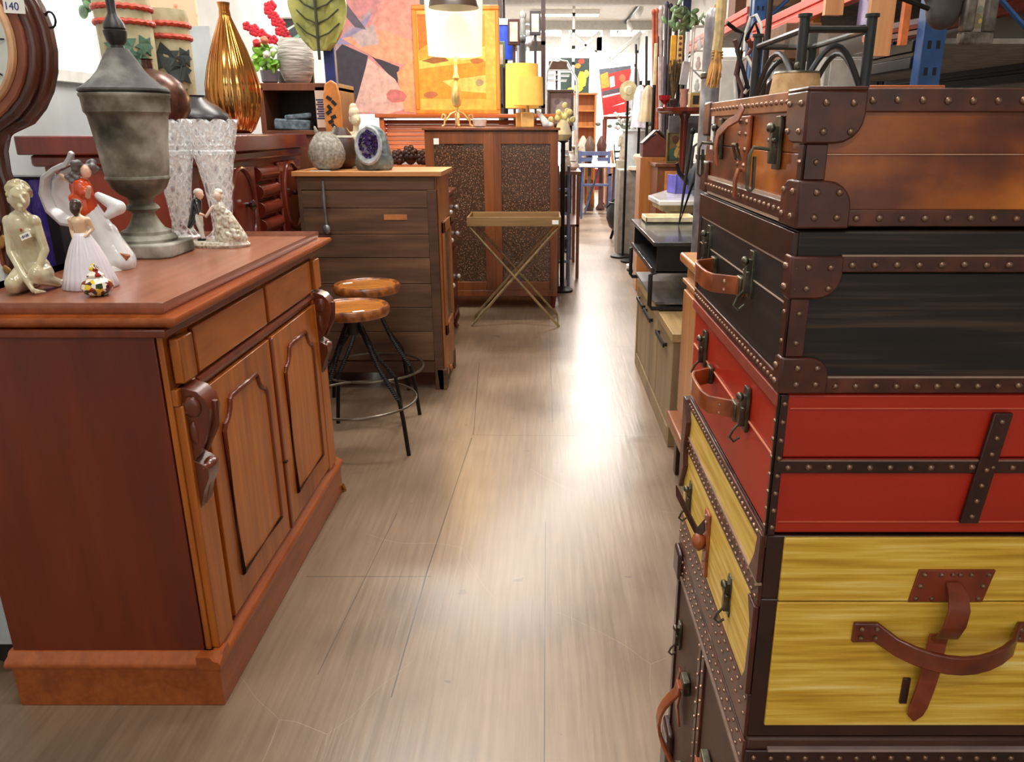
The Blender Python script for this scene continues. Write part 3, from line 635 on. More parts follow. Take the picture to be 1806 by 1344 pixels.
# ---------------- glass-door bookcase ----------------
BW=wood((96,48,20),(140,78,36),'z',7,.35,.3); 
BC=thing('glazed_bookcase','brown timber bookcase with two tall textured amber glass doors behind the tray table','bookcase',(-.9,6.15,0))
Wb=1.02; Hb=1.40
MB().box(0,.03,.12,.02,.36,Hb-.02).box(Wb-.02,.03,.12,Wb,.36,Hb-.02).box(0,.34,.12,Wb,.36,Hb-.02).box(0,.03,.12,Wb,.36,.15).box(0,.03,Hb-.05,Wb,.36,Hb-.02).build('carcass',BW,BC)
MB().box(-.015,-.02,Hb-.02,Wb+.015,.38,Hb).build('top',BW,BC,bevel=.004)
for z in (.45,.92): MB().box(.02,.06,z,Wb-.02,.34,z+.02).build('shelf',BW,BC)
def stipple():
    m,nt,p=base_mat('textured_glass'); v=tex(nt,75,(1,.2,1),'ShaderNodeTexVoronoi'); r=ramp(nt,v.outputs['Distance'],[(.0,(240,214,180)),(.16,(150,108,76)),(.42,(84,58,42))])
    nt.links.new(r.outputs[0],p.inputs['Base Color']); p.inputs['Roughness'].default_value=.15; bump(nt,p,v.outputs['Distance'],.8,.004); p.inputs['Coat Weight'].default_value=.6; p.inputs['Alpha'].default_value=.78; return m
STG=stipple()
for k,x0 in enumerate((0.0,Wb/2+.002)):
    x1=x0+Wb/2-.002; a,b=x0+.07,x1-.06
    d=MB().box(x0,0,.15,a,.025,Hb-.03).box(b,0,.15,x1,.025,Hb-.03).box(a,0,.15,b,.025,.22).box(a,0,Hb-.12,b,.025,Hb-.03).build('door',BW,BC,bevel=.003)
    MB().box(a,.012,.22,b,.016,Hb-.12).build('glass_pane',STG,d)
MB().box(Wb/2-.015,-.006,.15,Wb/2+.015,.0,Hb-.03).build('door_moulding',BW,BC,bevel=.003)
MB().box(0,.0,.1,Wb,.36,.15).build('base',BW,BC,bevel=.004)
for x in (.03,Wb-.03):
    for y in (.03,.33): MB().tube([(x,y,.1),(x,y,.05),(x,y,0)],[.025,.018,.012],8).build('leg',MH,BC)
MB().obox((.09,-.003,1.30),(.04,.003,.045)).build('price_tag',PAPER,BC)
# ---------------- tray table ----------------
TT=thing('folding_tray_table','folding tray table with brass coloured crossed legs in front of the glazed bookcase','tray table',(-.535,5.52,0))
TRW=wood((112,84,50),(160,124,78),'x',9,.5,.1); w_=.665
MB().box(.005,.005,.735,w_-.005,.375,.745).build('tray_base',TRW,TT)
MB().box(0,0,.735,w_,.012,.80).box(0,.368,.735,w_,.38,.80).box(0,.012,.735,.012,.368,.80).box(w_-.012,.012,.735,w_,.368,.80).build('tray_rim',TRW,TT,bevel=.002)
GLD=plain((168,146,108),.35,.7)
for y in (.02,.36):
    MB().tube([(.01,y,.735),(w_-.01,y+.0,.006)],.0095,8).build('leg',GLD,TT); MB().tube([(w_-.01,y+.012,.735),(.01,y+.012,.006)],.0095,8).build('leg',GLD,TT)
MB().tube([(w_-.01,.02,.01),(w_-.01,.36,.01)],.008,8).tube([(.01,.03,.01),(.01,.37,.01)],.008,8).tube([(w_/2,.0,.37),(w_/2,.39,.37)],.008,8).build('crossbar',GLD,TT)
MB().obox((.625,-.002,.765),(.045,.002,.03)).build('price_tag',PAPER,TT)
def paint(parent,w,h,bg,shapes,name='canvas',rough=.55,t=.006):
    mats=[];cols=[];me=bpy.data.meshes.new(name); vs=[];fs=[];mi=[]
    def mat(c):
        if c not in cols: cols.append(c); me.materials.append(plain(c,rough,var=.10,sc=18))
        return cols.index(c)
    b=MB().box(-w/2,0,0,w/2,t,h); vs+=b.v; fs+=b.f; mi+=[mat(bg)]*6
    for k,(c,poly) in enumerate(shapes):
        o=len(vs); vs+=[((u-.5)*w,-.0003*(k+1),v*h) for u,v in poly]; fs.append(tuple(range(o,o+len(poly)))); mi.append(mat(c))
    me.from_pydata(vs,[],fs)
    for p,i in zip(me.polygons,mi): p.material_index=i
    o=bpy.data.objects.new(name,me); C.objects.link(o); o.parent=parent; return o
def blob(cx,cy,r,ry=None,n=9,j=.25,seed=0):
    R=random.Random(seed*97+int(cx*1000)+int(cy*777)); ry=ry or r
    return [(min(1,max(0,cx+r*(1-j*R.random())*math.cos(2*math.pi*i/n))),min(1,max(0,cy+ry*(1-j*R.random())*math.sin(2*math.pi*i/n)))) for i in range(n)]
def picture(label,px0,py0,px1,py1,Y,fr,fw,bg,shapes,name='framed_picture',cat='picture',rz=0,tilt=0,leg=None,roll=0,z=None):
    a=at(px0,py1,Y); b=at(px1,py0,Y); W=b.x-a.x; Hh=at((px0+px1)/2,py0,Y).z-at((px0+px1)/2,py1,Y).z
    zb=at((px0+px1)/2,py1,Y).z if z is None else z
    T=thing(name,label,cat,((a.x+b.x)/2,Y,zb),rot=(tilt,roll,rz))
    if fr:
        MB().box(-W/2,-.02,0,W/2,.015,fw).box(-W/2,-.02,Hh-fw,W/2,.015,Hh).box(-W/2,-.02,fw,-W/2+fw,.015,Hh-fw).box(W/2-fw,-.02,fw,W/2,.015,Hh-fw).build('frame',fr,T,bevel=fw*.2)
    c=paint(T,W-fw*1.6 if fr else W,Hh-fw*1.6 if fr else Hh,bg,shapes); c.location=(0,0,fw*.8 if fr else 0)
    if leg:
        m=MB().box(-W/2*.9,0,-zb,-W/2*.9+.03,.03,0).box(W/2*.9-.03,0,-zb,W/2*.9,.03,0).box(-W/2*.9,.005,-zb*.5,W/2*.9,.025,-zb*.5+.03).box(-W/2*.9,-.0,-.03,W/2*.9,.03,0)
        for i,(x,y,z) in enumerate(m.v): m.v[i]=(x*math.cos(0)+z*math.sin(-roll)*0,y,z)
        m.build('support_frame',IRON,T)
    return T
def vase(label,loc,prof,mat,name='vase',cat='vase',n=32,rib=None,ang=50,group=None):
    T=MB().lathe(prof,n,rib=rib).build(name,mat,None,ang=ang,loc=loc); return tag(T,label,cat,group)
# ---------------- statuettes on the sideboard ----------------
ZT=1.0222
CRM=mottled([(.3,(178,166,130)),(.7,(214,204,172))],26,.22,0,.05,coat=.6)
T=thing('kneeling_figurine','cream glazed kneeling nude woman figurine at the left end of the sideboard','figurine',(-1.235,1.86,ZT),.1)
m=MB()
m.ell((0,.01,.05),(.045,.04,.04)).cap((0,.01,.06),(-.005,.005,.115),.036,.032).cap((-.005,.005,.115),(-.005,.0,.155),.034,.040)
m.cap((-.04,0,.165),(.035,-.005,.165),.017,.017); m.cap((0,0,.17),(.004,-.006,.20),.014,.013)
m.ell((.010,-.012,.222),(.026,.028,.032),16,(0,.25,0)); m.cap((.026,-.034,.226),(.036,-.040,.213),.004,.0055,8); m.ell((.022,-.036,.203),(.009,.006,.0035),8).ell((.020,-.032,.195),(.009,.008,.006),8).ell((.012,-.039,.228),(.009,.004,.003),8,(0,.3,0)).ell((.034,-.026,.231),(.006,.006,.003),8).ell((-.016,-.022,.218),(.004,.007,.009),8)
m.ell((-.02,-.018,.14),(.016,.014,.015),10).ell((.018,-.022,.14),(.016,.014,.015),10)
m.cap((-.042,0,.162),(-.046,-.012,.095),.0145,.0115).cap((-.046,-.012,.095),(.0,-.055,.045),.0115,.009).cap((.0,-.055,.045),(.03,-.075,.012),.009,.007)
for k in range(4): m.cap((.028+.003*k,-.074-.002*k,.014),(.040+.006*k,-.082+.006*k,.006),.0042,.003,6)
m.cap((.036,-.004,.162),(.052,-.012,.10),.0145,.0115).cap((.052,-.012,.10),(.042,-.045,.062),.0115,.009)
for k in range(4): m.cap((.042-.005*k+.006,-.047,.062),(.036-.006*k+.006,-.064,.052),.0045,.0032,6)
m.cap((-.022,.0,.042),(-.026,-.068,.026),.031,.022).cap((-.026,-.068,.022),(-.03,.05,.012),.02,.013).cap((.026,0,.042),(.036,-.052,.046),.03,.022).cap((.036,-.052,.04),(.04,.04,.012),.019,.013)
m.ell((-.03,.06,.01),(.012,.022,.009),8); m.ell((.04,.055,.01),(.012,.022,.009),8)
m.build('body',CRM,T,remesh=.0028)
m=MB().ell((.002,.0,.234),(.030,.031,.027),14)
for k in range(42):
    a=random.uniform(0,6.28); b=random.uniform(-.35,1.5); m.ell((.002+.028*math.cos(a)*math.cos(b),.002+.029*math.sin(a)*math.cos(b),.232+.026*math.sin(b)),(.009,.009,.007),6)
m.build('hair',mottled([(.3,(150,136,96)),(.7,(196,184,144))],40,.25,0,.1,coat=.5),T,remesh=.0026)
MB().ell((.012,-.041,.150),(.0035,.002,.0045),8).build('red_seal',plain((170,50,24),.4),T)
t_=tagcard(T,(.022,-.042,.136),.028,.014,(-.25,-.3,.25),1)
text('$120',.009,plain((60,60,80),.7),T,(.022,-.0435,.136),(math.pi/2-.25,-.3,.25),'writing')
T.scale=(.8,.85,1)
# lady in pale pleated gown, seen from behind
GOWN=plain((226,222,232),.3,var=.04,coat=.4); SKIN=plain((226,194,160),.35,var=.05,coat=.4)
def lady(label,loc,rz,h,skirt,dress_mat,hair_mat,body_mat,pleat=26,cape=None):
    T=thing('lady_figurine',label,'figurine',loc,rz); s=h/.235
    P=[(.060,0),(.063,.004),(.056,.03),(.045,.07),(.032,.105),(.019,.132),(.0145,.140)]
    m=MB().lathe([(r*s,z*s) for r,z in P],pleat*4,rib=(pleat,.06)); m.build('gown',dress_mat,T,ang=80)
    m=MB().cap((0,0,.135*s),(0,-.002,.168*s),.0135*s,.018*s).cap((-.018*s,0,.172*s),(.018*s,0,.172*s),.008*s,.008*s).cap((0,0,.17*s),(0,.001,.192*s),.006*s,.0055*s)
    m.cap((-.021*s,0,.172*s),(-.026*s,.008*s,.145*s),.0062*s,.005*s).cap((-.026*s,.008*s,.145*s),(-.016*s,-.012*s,.126*s),.005*s,.004*s).cap((.021*s,0,.172*s),(.026*s,.006*s,.148*s),.0062*s,.005*s).cap((.026*s,.006*s,.148*s),(.014*s,-.014*s,.132*s),.005*s,.0042*s)
    m.ell((0,.003*s,.205*s),(.0115*s,.0125*s,.015*s),14).ell((0,.0165*s,.203*s),(.002*s,.003*s,.003*s),6); m.build('body',body_mat,T,remesh=.0018*s)
    m=MB().ell((0,-.003*s,.21*s),(.0145*s,.0145*s,.0145*s),12).ell((0,-.012*s,.20*s),(.0125*s,.010*s,.016*s),12).ell((0,-.010*s,.187*s),(.006*s,.006*s,.010*s),8); m.build('hair',hair_mat,T,remesh=.002)
    return T
lady('porcelain lady figurine in white pleated gown seen from behind, beside the kneeling figurine',(-1.125,1.90,ZT),.12,.226,None,GOWN,plain((58,40,32),.3,coat=.4),SKIN)
# dancing lady with orange bodice and swirling cape
T=thing('dancing_figurine','porcelain dancer figurine with orange shawl and swirling white cape, left of the urn','figurine',(-1.235,2.17,ZT),.1)
CP=plain((216,218,220),.25,var=.05,coat=.5)
m=MB().lathe([(.075,0),(.07,.012),(.05,.02)],20); m.build('base',WHITE,T)
m=MB().cap((.03,0,.02),(.0,0,.13),.055,.03).cap((0,0,.13),(-.02,0,.18),.03,.024).cap((.055,-.02,.02),(.02,0,.1),.03,.03)
m.cap((.02,-.01,.2),(.07,-.02,.17),.012,.02).cap((.07,-.02,.17),(.045,-.03,.15),.02,.012).build('gown',CP,T,remesh=.004)
m=MB(); 
pts=[(.0,.01,.15),(-.04,.015,.125),(-.085,.02,.135),(-.115,.02,.17),(-.125,.02,.215),(-.115,.02,.255),(-.085,.015,.275),(-.055,.01,.285),(-.04,.0,.30),(-.03,-.01,.315)]
m.band(pts,[.03,.05,.06,.06,.055,.045,.035,.025,.018,.01],.012,(.35,.8,.3)); 
m.band([(p[0]*.8,p[1]+.015,p[2]*.93+.01) for p in pts[1:8]],[.02,.04,.05,.05,.045,.035,.02],.01,(.6,.6,.3)); m.build('cape',CP,T,ang=70,bevel=.002)
m=MB().cap((-.02,-.005,.17),(-.02,-.008,.225),.03,.026).ell((-.03,-.02,.19),(.028,.018,.018),10,(0,.4,0)).ell((-.01,-.025,.21),(.022,.014,.016),10,(0,-.4,0)); m.build('shawl',plain((206,76,30),.25,var=.15,coat=.6),T,remesh=.003)
m=MB().cap((-.015,-.005,.235),(-.008,-.008,.25),.008,.008).ell((.0,-.015,.265),(.014,.015,.018),12).cap((-.04,-.01,.235),(-.07,-.005,.255),.008,.006).cap((.0,-.03,.2),(.012,-.04,.225),.007,.006); m.build('body',plain((220,176,150),.3,coat=.4),T,remesh=.0022)
m=MB(); [m.ell((-.004+.02*math.cos(a),-.008+.018*math.sin(a*1.3),.278+.012*math.sin(a*2)),(.011,.011,.009),8) for a in [i*.6 for i in range(11)]]; [m.ell((-.035+.012*math.cos(a),-.02,.25+.01*math.sin(a)),(.010,.009,.008),8) for a in (0,1.5,3,4.5)]; m.build('flower_hair',plain((96,92,92),.3,var=.4,coat=.4),T,remesh=.0028)
MB().obox((.062,-.03,.03),(.03,.02,.035),(0,.4,0)).build('wicker_basket',plain((160,96,48),.5,var=.3,sc=60),T,bevel=.003)
# millefiori scent bottle
m,nt,p=base_mat('mosaic_glaze'); v=tex(nt,95,kind='ShaderNodeTexVoronoi'); sep=nt.nodes.new('ShaderNodeSeparateColor'); nt.links.new(v.outputs['Color'],sep.inputs[0])
r=ramp(nt,sep.outputs[0],[(0,(238,234,220)),(.34,(236,230,215)),(.35,(140,30,24)),(.55,(150,34,26)),(.56,(226,190,40)),(.75,(230,196,50)),(.76,(46,60,30)),(.88,(60,30,20))]); r.color_ramp.interpolation='CONSTANT'
nt.links.new(r.outputs[0],p.inputs['Base Color']); p.inputs['Roughness'].default_value=.2; p.inputs['Coat Weight'].default_value=.5; MOS=m
T=thing('mosaic_scent_bottle','tiny round scent bottle in red, yellow and white mosaic before the gowned lady','bottle',(-1.052,1.80,ZT))
MB().lathe([(.018,0),(.030,.008),(.035,.02),(.031,.033),(.018,.042),(.0165,.046)],24).build('body',MOS,T); MB().lathe([(.019,.046),(.019,.050),(.010,.058),(.011,.064),(.004,.074),(0,.076)],16).build('stopper',MOS,T)
# stone urn
STN=mottled([(.36,(58,54,44)),(.47,(104,100,86)),(.56,(150,147,134)),(.66,(190,188,178))],7,.75,0,.3,bd=.003); STND=mottled([(.4,(50,48,46)),(.52,(84,82,78)),(.66,(138,136,130))],9,.7,0,.3,bd=.003)
T=thing('stone_urn','tall grey weathered stone urn with domed lid and black spire finial on the sideboard','urn',(-1.235,2.43,ZT))
m=MB().prism([(-.108,-.08),(-.08,-.108),(.08,-.108),(.108,-.08),(.108,.08),(.08,.108),(-.08,.108),(-.108,.08)],'z',0,.042); m.build('plinth',STN,T,bevel=.006)
def US(l,kr,kz=.92): return [(r*(kr if z>.19 else .89),z*kz) for r,z in l]
MB().lathe(US([(.095,.042),(.098,.055),(.09,.066),(.082,.07),(.08,.08),(.062,.088),(.05,.105),(.04,.125),(.036,.14),(.045,.146),(.055,.153),(.05,.162),(.040,.170),(.040,.182),(.055,.192),(.075,.20),(.10,.222),(.112,.245),(.118,.25),(.118,.256),(.114,.26),(.118,.28),(.128,.36),(.141,.445),(.145,.452),(.152,.458),(.155,.50),(.160,.505),(.160,.513),(.150,.516)],.77),48).build('bowl',STN,T,ang=40)
MB().lathe(US([(.150,.517),(.155,.522),(.153,.528),(.130,.54),(.104,.558),(.080,.582),(.060,.612),(.048,.63),(.042,.637),(.036,.648),(0,.648)],.80),48).build('lid',STND,T,ang=40)
MB().lathe([(.020,.594),(.018,.605),(.026,.615),(.031,.633),(.032,.643),(.027,.646),(.030,.65),(.027,.664),(.017,.68),(.012,.69),(.013,.75),(.006,.92),(0,.95)],24).build('finial',mottled([(.3,(34,34,36)),(.7,(72,70,70))],16,.4,.3,.2),T,ang=40)
# crystal vases
def crystal():
    m,nt,p=base_mat('cut_crystal'); v=tex(nt,48,(1,1,.55),'ShaderNodeTexVoronoi'); v.feature='DISTANCE_TO_EDGE'
    r=ramp(nt,v.outputs['Distance'],[(0,(255,255,255)),(.12,(245,248,250)),(.35,(170,174,178))]); nt.links.new(r.outputs[0],p.inputs['Base Color'])  # white sparkle of the cuts painted into colour and alpha along the cell edges
    q=nt.nodes.new('ShaderNodeMapRange'); q.inputs[1].default_value=0; q.inputs[2].default_value=.18; q.inputs[3].default_value=.9; q.inputs[4].default_value=.22; nt.links.new(v.outputs['Distance'],q.inputs[0]); nt.links.new(q.outputs[0],p.inputs['Alpha'])
    p.inputs['Roughness'].default_value=.05; p.inputs['Specular IOR Level'].default_value=1; bump(nt,p,v.outputs['Distance'],.9,.006); return m
CRY=crystal()
def cvase(loc,label,rz=0):
    T=thing('crystal_vase',label,'vase',loc,rz); n=96
    prof=[(.058,0),(.060,.006),(.045,.016),(.036,.03),(.034,.05),(.036,.10),(.045,.18),(.058,.26),(.066,.285),(.070,.29),(.070,.30),(.066,.305),(.067,.315),(.072,.322),(.072,.327),(.076,.34),(.082,.37),(.089,.39)]
    m=MB(); vs=[];fs=[]
    for j,(r,z) in enumerate(prof):
        for i in range(n):
            a=2*math.pi*i/n
            if z<.28: rr=r*(1+.05*abs(math.cos(a*8)))
            else: rr=r*(1+.025*abs(math.cos(a*12+z*60)))
            zz=z+(.016*abs(math.cos(a*5)) if j==len(prof)-1 else 0); vs.append((rr*math.cos(a),rr*math.sin(a),zz))
    L=len(prof)
    inner=[(r-.008,z) for r,z in prof[::-1] if z>.03]
    for j,(r,z) in enumerate(inner):
        for i in range(n):
            a=2*math.pi*i/n; vs.append((r*math.cos(a),r*math.sin(a),z+(.016*abs(math.cos(a*5)) if j==0 else 0)))
    M_=L+len(inner)
    for j in range(M_-1):
        for i in range(n): fs.append((j*n+i,j*n+(i+1)%n,(j+1)*n+(i+1)%n,(j+1)*n+i))
    fs+=[tuple(range(n-1,-1,-1)),tuple(range((M_-1)*n,M_*n))]
    m.add(vs,fs).build('body',CRY,T,ang=25); return T
cvase((-1.29,2.80,ZT),'cut crystal flared vase half hidden behind the stone urn'); cvase((-1.145,2.80,ZT),'cut crystal flared vase behind the courting couple figurine',.3)
# courting couple
LACE=mottled([(.35,(150,134,100)),(.5,(206,198,180)),(.7,(236,232,224))],90,.3,0,.4,coat=.5,bd=.002)
T=thing('couple_figurine','porcelain courting couple figurine with a man in black coat and a lady in lace','figurine',(-1.085,2.60,ZT),-.05)
m=MB().lathe([(.10,0),(.105,.008),(.098,.018),(.085,.02)],28); [setattr(m,'v',[(x,y*.55,z) for x,y,z in m.v])]; m.build('base',LACE,T)
m=MB().cap((.04,0,.03),(.02,0,.11),.05,.022).cap((.07,0,.025),(.035,0,.10),.03,.022).ell((.02,-.005,.12),(.022,.018,.03),10)
for k in range(60):
    q=random.random(); m.ell((.02+.02*q*0+(random.random()-.3)*.09*(1-q)+.02,-.03+.005*random.random()-.01*(1-q),.03+.1*q),(.008,.008,.006),6)
m.build('lace_dress',LACE,T,remesh=.003)
m=MB().ell((.02,-.01,.165),(.013,.013,.016),10).cap((.02,0,.13),(.02,-.005,.155),.007,.006).cap((.0,-.01,.13),(-.02,-.025,.10),.006,.005); m.build('lady_body',plain((228,200,180),.3,coat=.4),T,remesh=.002)
m=MB().ell((.02,-.002,.177),(.015,.015,.012),10).ell((.03,.0,.16),(.006,.008,.01),8); m.build('lady_hair',plain((214,206,190),.3,coat=.4),T)
m=MB().cap((-.055,-.005,.145),(-.065,-.005,.105),.016,.018).cap((-.065,-.005,.105),(-.09,-.005,.065),.018,.008).cap((-.05,-.015,.14),(-.04,-.03,.11),.008,.006); m.build('coat',plain((22,26,28),.25,coat=.6),T,remesh=.0025)
m=MB().cap((-.052,-.01,.10),(-.05,-.012,.07),.013,.011).cap((-.05,-.012,.07),(-.045,-.014,.025),.009,.006).cap((-.06,.0,.10),(-.062,.005,.07),.012,.01).cap((-.062,.005,.07),(-.055,.01,.025),.009,.006); m.build('breeches',plain((232,228,216),.3,coat=.4),T,remesh=.0022)
m=MB().ell((-.04,-.008,.168),(.0125,.013,.015),10).ell((-.027,-.01,.167),(.004,.003,.003),6); m.build('man_head',plain((222,170,144),.3,coat=.4),T,remesh=.002); MB().cap((-.04,-.03,.11),(-.025,-.03,.105),.005,.004).build('man_hand',plain((222,170,144),.3,coat=.4),T)
m=MB().ell((-.046,-.003,.175),(.016,.016,.014),10).ell((-.056,0,.16),(.009,.009,.011),8); m.build('man_hair',plain((206,198,184),.3,coat=.4),T)
m=MB(); [m.ell((-.045+.01*k,-.015,.024),(.011,.006,.005),8) for k in (0,-1)]; m.build('shoe',BLACK,T)
# ---------------- far left: rolling cabinet with boxes, jug, clock ----------------
T=thing('rolling_cabinet','low pale grey cabinet on black castors with an orange timber top, left of the sideboard','cabinet',(-1.9,1.72,0))
MB().box(-.45,0,.10,.50,1.15,.885).build('carcass',plain((176,184,188),.6,var=.05),T,bevel=.003); MB().box(-.47,-.02,.885,.53,1.17,.93).build('top',SBP,T,bevel=.004)
for x in (-.38,.43):
    for y in (.07,1.08): MB().lathe([(0,-.018),(.04,-.018),(.045,0),(.04,.018),(0,.018)],20).build('castor',BLACK,T,loc=(x,y,.045)).rotation_euler=(math.pi/2,0,0)
    MB().box(x-.03,.04,.085,x+.03,.1,.1).build('castor_plate',IRON,T)
MB().lathe([(.052,0),(.06,.01),(.062,.10),(.05,.13),(.053,.2),(.04,.29),(.028,.36),(.03,.395),(.042,.42),(.036,.42),(.024,.39)],28,rib=(8,.03)).build('body',plain((206,208,204),.35,coat=.4,var=.04),tj:=thing('white_ewer','tall slender pale ceramic ewer behind the kneeling figurine','ewer',(-1.475,2.02,.93)))
MB().tube([(-.03,0,.37),(-.07,0,.36),(-.085,0,.30),(-.05,0,.22)],.007,8).build('handle',plain((206,208,204),.35,coat=.4,var=.04),tj)
T=thing('presentation_box','upright navy presentation box with crumpled purple satin lining behind the kneeling figurine','box',(-1.475,2.24,.93),.12)
MB().box(-.07,-.02,0,-.063,.055,.34).box(.063,-.02,0,.095,.055,.34).box(-.07,-.02,.333,.095,.055,.34).box(-.07,-.02,0,.095,.055,.012).box(-.07,.045,0,.095,.055,.34).build('case',plain((22,20,34),.5),T,bevel=.002)
MB().box(-.063,-.005,.012,.063,.045,.333).build('satin_lining',mottled([(.3,(50,36,130)),(.55,(84,66,190)),(.75,(150,140,230))],14,.3,0,.9,(1,1,.5),bd=.02),T,bevel=.004)
T=thing('small_yellow_box','small yellow card box with pink and orange panels standing behind the gowned lady figurine','box',(-1.395,2.30,.93),.1)
MB().box(-.045,0,0,.045,.03,.085).build('carton',plain((236,214,60),.5,var=.03),T); MB().box(-.04,-.001,.045,.0,.0,.08).build('pink_panel',plain((214,40,110),.5),T); MB().box(-.04,-.001,.008,.0,.0,.042).build('orange_panel',plain((222,90,40),.5),T)
text('8',.03,WHITE,T,(-.02,-.0015,.062),(math.pi/2,0,0)); text('17',.026,WHITE,T,(-.02,-.0015,.025),(math.pi/2,0,0))
T=thing('banjo_wall_clock','big curved brown timber clock with pale dial and white sticker, upper left','clock',(-1.45,2.05,.931))
def outline(s=1.0,o=0):
    R=.245+o; pts=[]
    for i in range(0,25):
        a=math.radians(-52+ i*(284)/24); pts.append((R*math.cos(a),.67+R*math.sin(a)))
    low=[(-.085-o,.45),(-.068-o,.41),(-.065-o,.36),(-.075-o,.30),(-.075-o,.0),(.075+o,.0),(.075+o,.30),(.065+o,.36),(.068+o,.41),(.085+o,.45)]
    return pts+low
CW=wood((110,54,32),(160,90,58),'z',5,.3,.4); CWD=wood((48,24,18),(84,42,30),'z',7,.25,.5)
MB().prism(outline(),'y',.0,.04).build('case_back',CWD,T,bevel=.012,seg=3)
MB().prism(outline(o=-.02),'y',-.022,.01).build('case_moulding',CWD,T,bevel=.012,seg=3)
MB().prism(outline(o=-.042),'y',-.03,-.015).build('case_front',CW,T,bevel=.004)
MB().tube([(.172*math.cos(i*math.pi/24),-.032,.67+.172*math.sin(i*math.pi/24)) for i in range(48)],.010,8,closed=True).build('bezel',plain((206,160,120),.3,.2),T)
m=MB().lathe([(0,-.002),(.17,-.002),(.17,.004),(0,.006)],48); o=m.build('dial',mottled([(.3,(186,192,182)),(.7,(206,210,202))],8,.35,0,.05,coat=.3),T); o.location=(0,-.034,.67); o.rotation_euler=(math.pi/2,0,0)
m=MB().box(-.0025,-.043,.66,.0025,-.041,.76).obox((.035,-.042,.66),(.08,.002,.005),(0,.5,0)); m.build('hand',BLACK,T)
m=MB(); [m.obox((.15*math.sin(i*math.pi/6),-.041,.67+.15*math.cos(i*math.pi/6)),(.004,.001,.022),(0,i*math.pi/6,0)) for i in range(12)]; m.build('hour_mark',BLACK,T)
tagcard(T,(.196,-.0345,.742),.05,.03,(0,.05,0),0); text('140',.024,plain((46,40,120),.7),T,(.190,-.0352,.742),(math.pi/2,.05,0),'writing')
MB().tube([(.245+.012*math.cos(a),.02,.72+.018*math.sin(a)) for a in [i*.5 for i in range(13)]],.003,6,closed=True).build('side_ring',IRON,T)
m=MB(); [m.ell((random.uniform(-.05,.05),-.034,random.uniform(.04,.3)),(.010,.004,.014),6) for k in range(40)]; m.build('carving',plain((150,110,60),.4,.5,var=.3),T,remesh=.003)
# ---------------- red chest ----------------
RC=wood((84,26,16),(124,46,28),'z',6,.22,.6,.02); RCE=wood((132,44,20),(168,66,34),'z',3,.35,.3,.02,.15)
T=thing('red_mahogany_chest','deep red polished chest with oval panelled doors behind the sideboard, carrying the vases','chest',(-1.345,3.12,0))
L2=1.27
MB().box(-.60,.0,.08,-.004,L2,1.26).build('carcass',RC,T,bevel=.003); MB().box(-.58,-.004,.1,-.06,.0,1.24).build('end_panel',RCE,T)
MB().box(-.62,-.03,0,.02,L2+.02,.1).build('plinth',RC,T,bevel=.006)
MB().box(-.63,-.035,1.255,.025,L2+.03,1.30).build('neck_moulding',RC,T,bevel=.012); MB().box(-.66,-.06,1.30,.05,L2+.05,1.37).build('top',RC,T,bevel=.006)
for yc in (.38,1.08):
    d=MB().box(0,yc-.18,.12,.018,yc+.18,1.235).build('door',RC,T,bevel=.006)
    MB().tube([(.02,yc+.13*math.cos(i*math.pi/20),1.06+.17*math.sin(i*math.pi/20)) for i in range(40)],.010,8,closed=True).build('oval_moulding',RC,d)
    MB().lathe([(.0,0),(.012,0),(.010,.012),(.022,.022),(.024,.032),(.014,.042),(0,.045)],16).build('knob',plain((40,16,12),.12,coat=.8),d,loc=(.018,yc+.03,1.07)).rotation_euler=(0,math.pi/2,0)
for z in (.95,1.03,1.11,1.19):
    MB().tube([(.0,.60,z),(.0,.86,z)],.036,14).build('bullnose_drawer',RC,T,bevel=.002)
for z in (.3,.6): MB().box(.0,.59,z-.13,.02,.87,z+.13).build('drawer',RC,T,bevel=.006)
# vases on the chest, z=1.372
ZC2=1.3722
def vx(px,Y): return at(px,230,Y).x
T=vase('brown hammered copper ball vase with a narrow neck, directly behind the stone urn',(vx(276,3.22),3.22,ZC2),[(.05,0),(.10,.03),(.135,.09),(.14,.14),(.12,.19),(.08,.225),(.04,.238),(.022,.245),(.02,.275),(.026,.28),(.018,.278)],mottled([(.3,(58,34,28)),(.7,(112,72,58))],30,.3,.5,.3,bd=.002),'ball_vase')
T=vase('squat black matt vase with brown rim lying low beside the ball vase',(vx(352,3.54),3.54,ZC2),[(.07,0),(.125,.03),(.138,.055),(.13,.08),(.09,.115),(.05,.14),(.038,.152),(.04,.16),(.032,.158)],mottled([(.3,(30,28,30)),(.6,(52,48,50)),(.85,(92,66,56))],3,.35,0,.05,(.3,.3,2)),'squat_vase')
GOLD=mottled([(.3,(150,84,34)),(.55,(206,140,70)),(.8,(240,196,130))],5,.12,.95,.05,(1,1,.3))
vase('tall ribbed shiny copper-gold bottle vase on the red chest',(vx(420,3.88),3.88,ZC2),[(.055,0),(.075,.02),(.108,.09),(.122,.16),(.118,.22),(.10,.30),(.075,.38),(.045,.46),(.026,.51),(.022,.545),(.027,.57),(.02,.57)],GOLD,'ribbed_vase',n=120,rib=(20,.045),ang=60)
IVB=mottled([(.3,(150,140,100)),(.7,(190,182,148))],14,.6,0,.3,bd=.003)
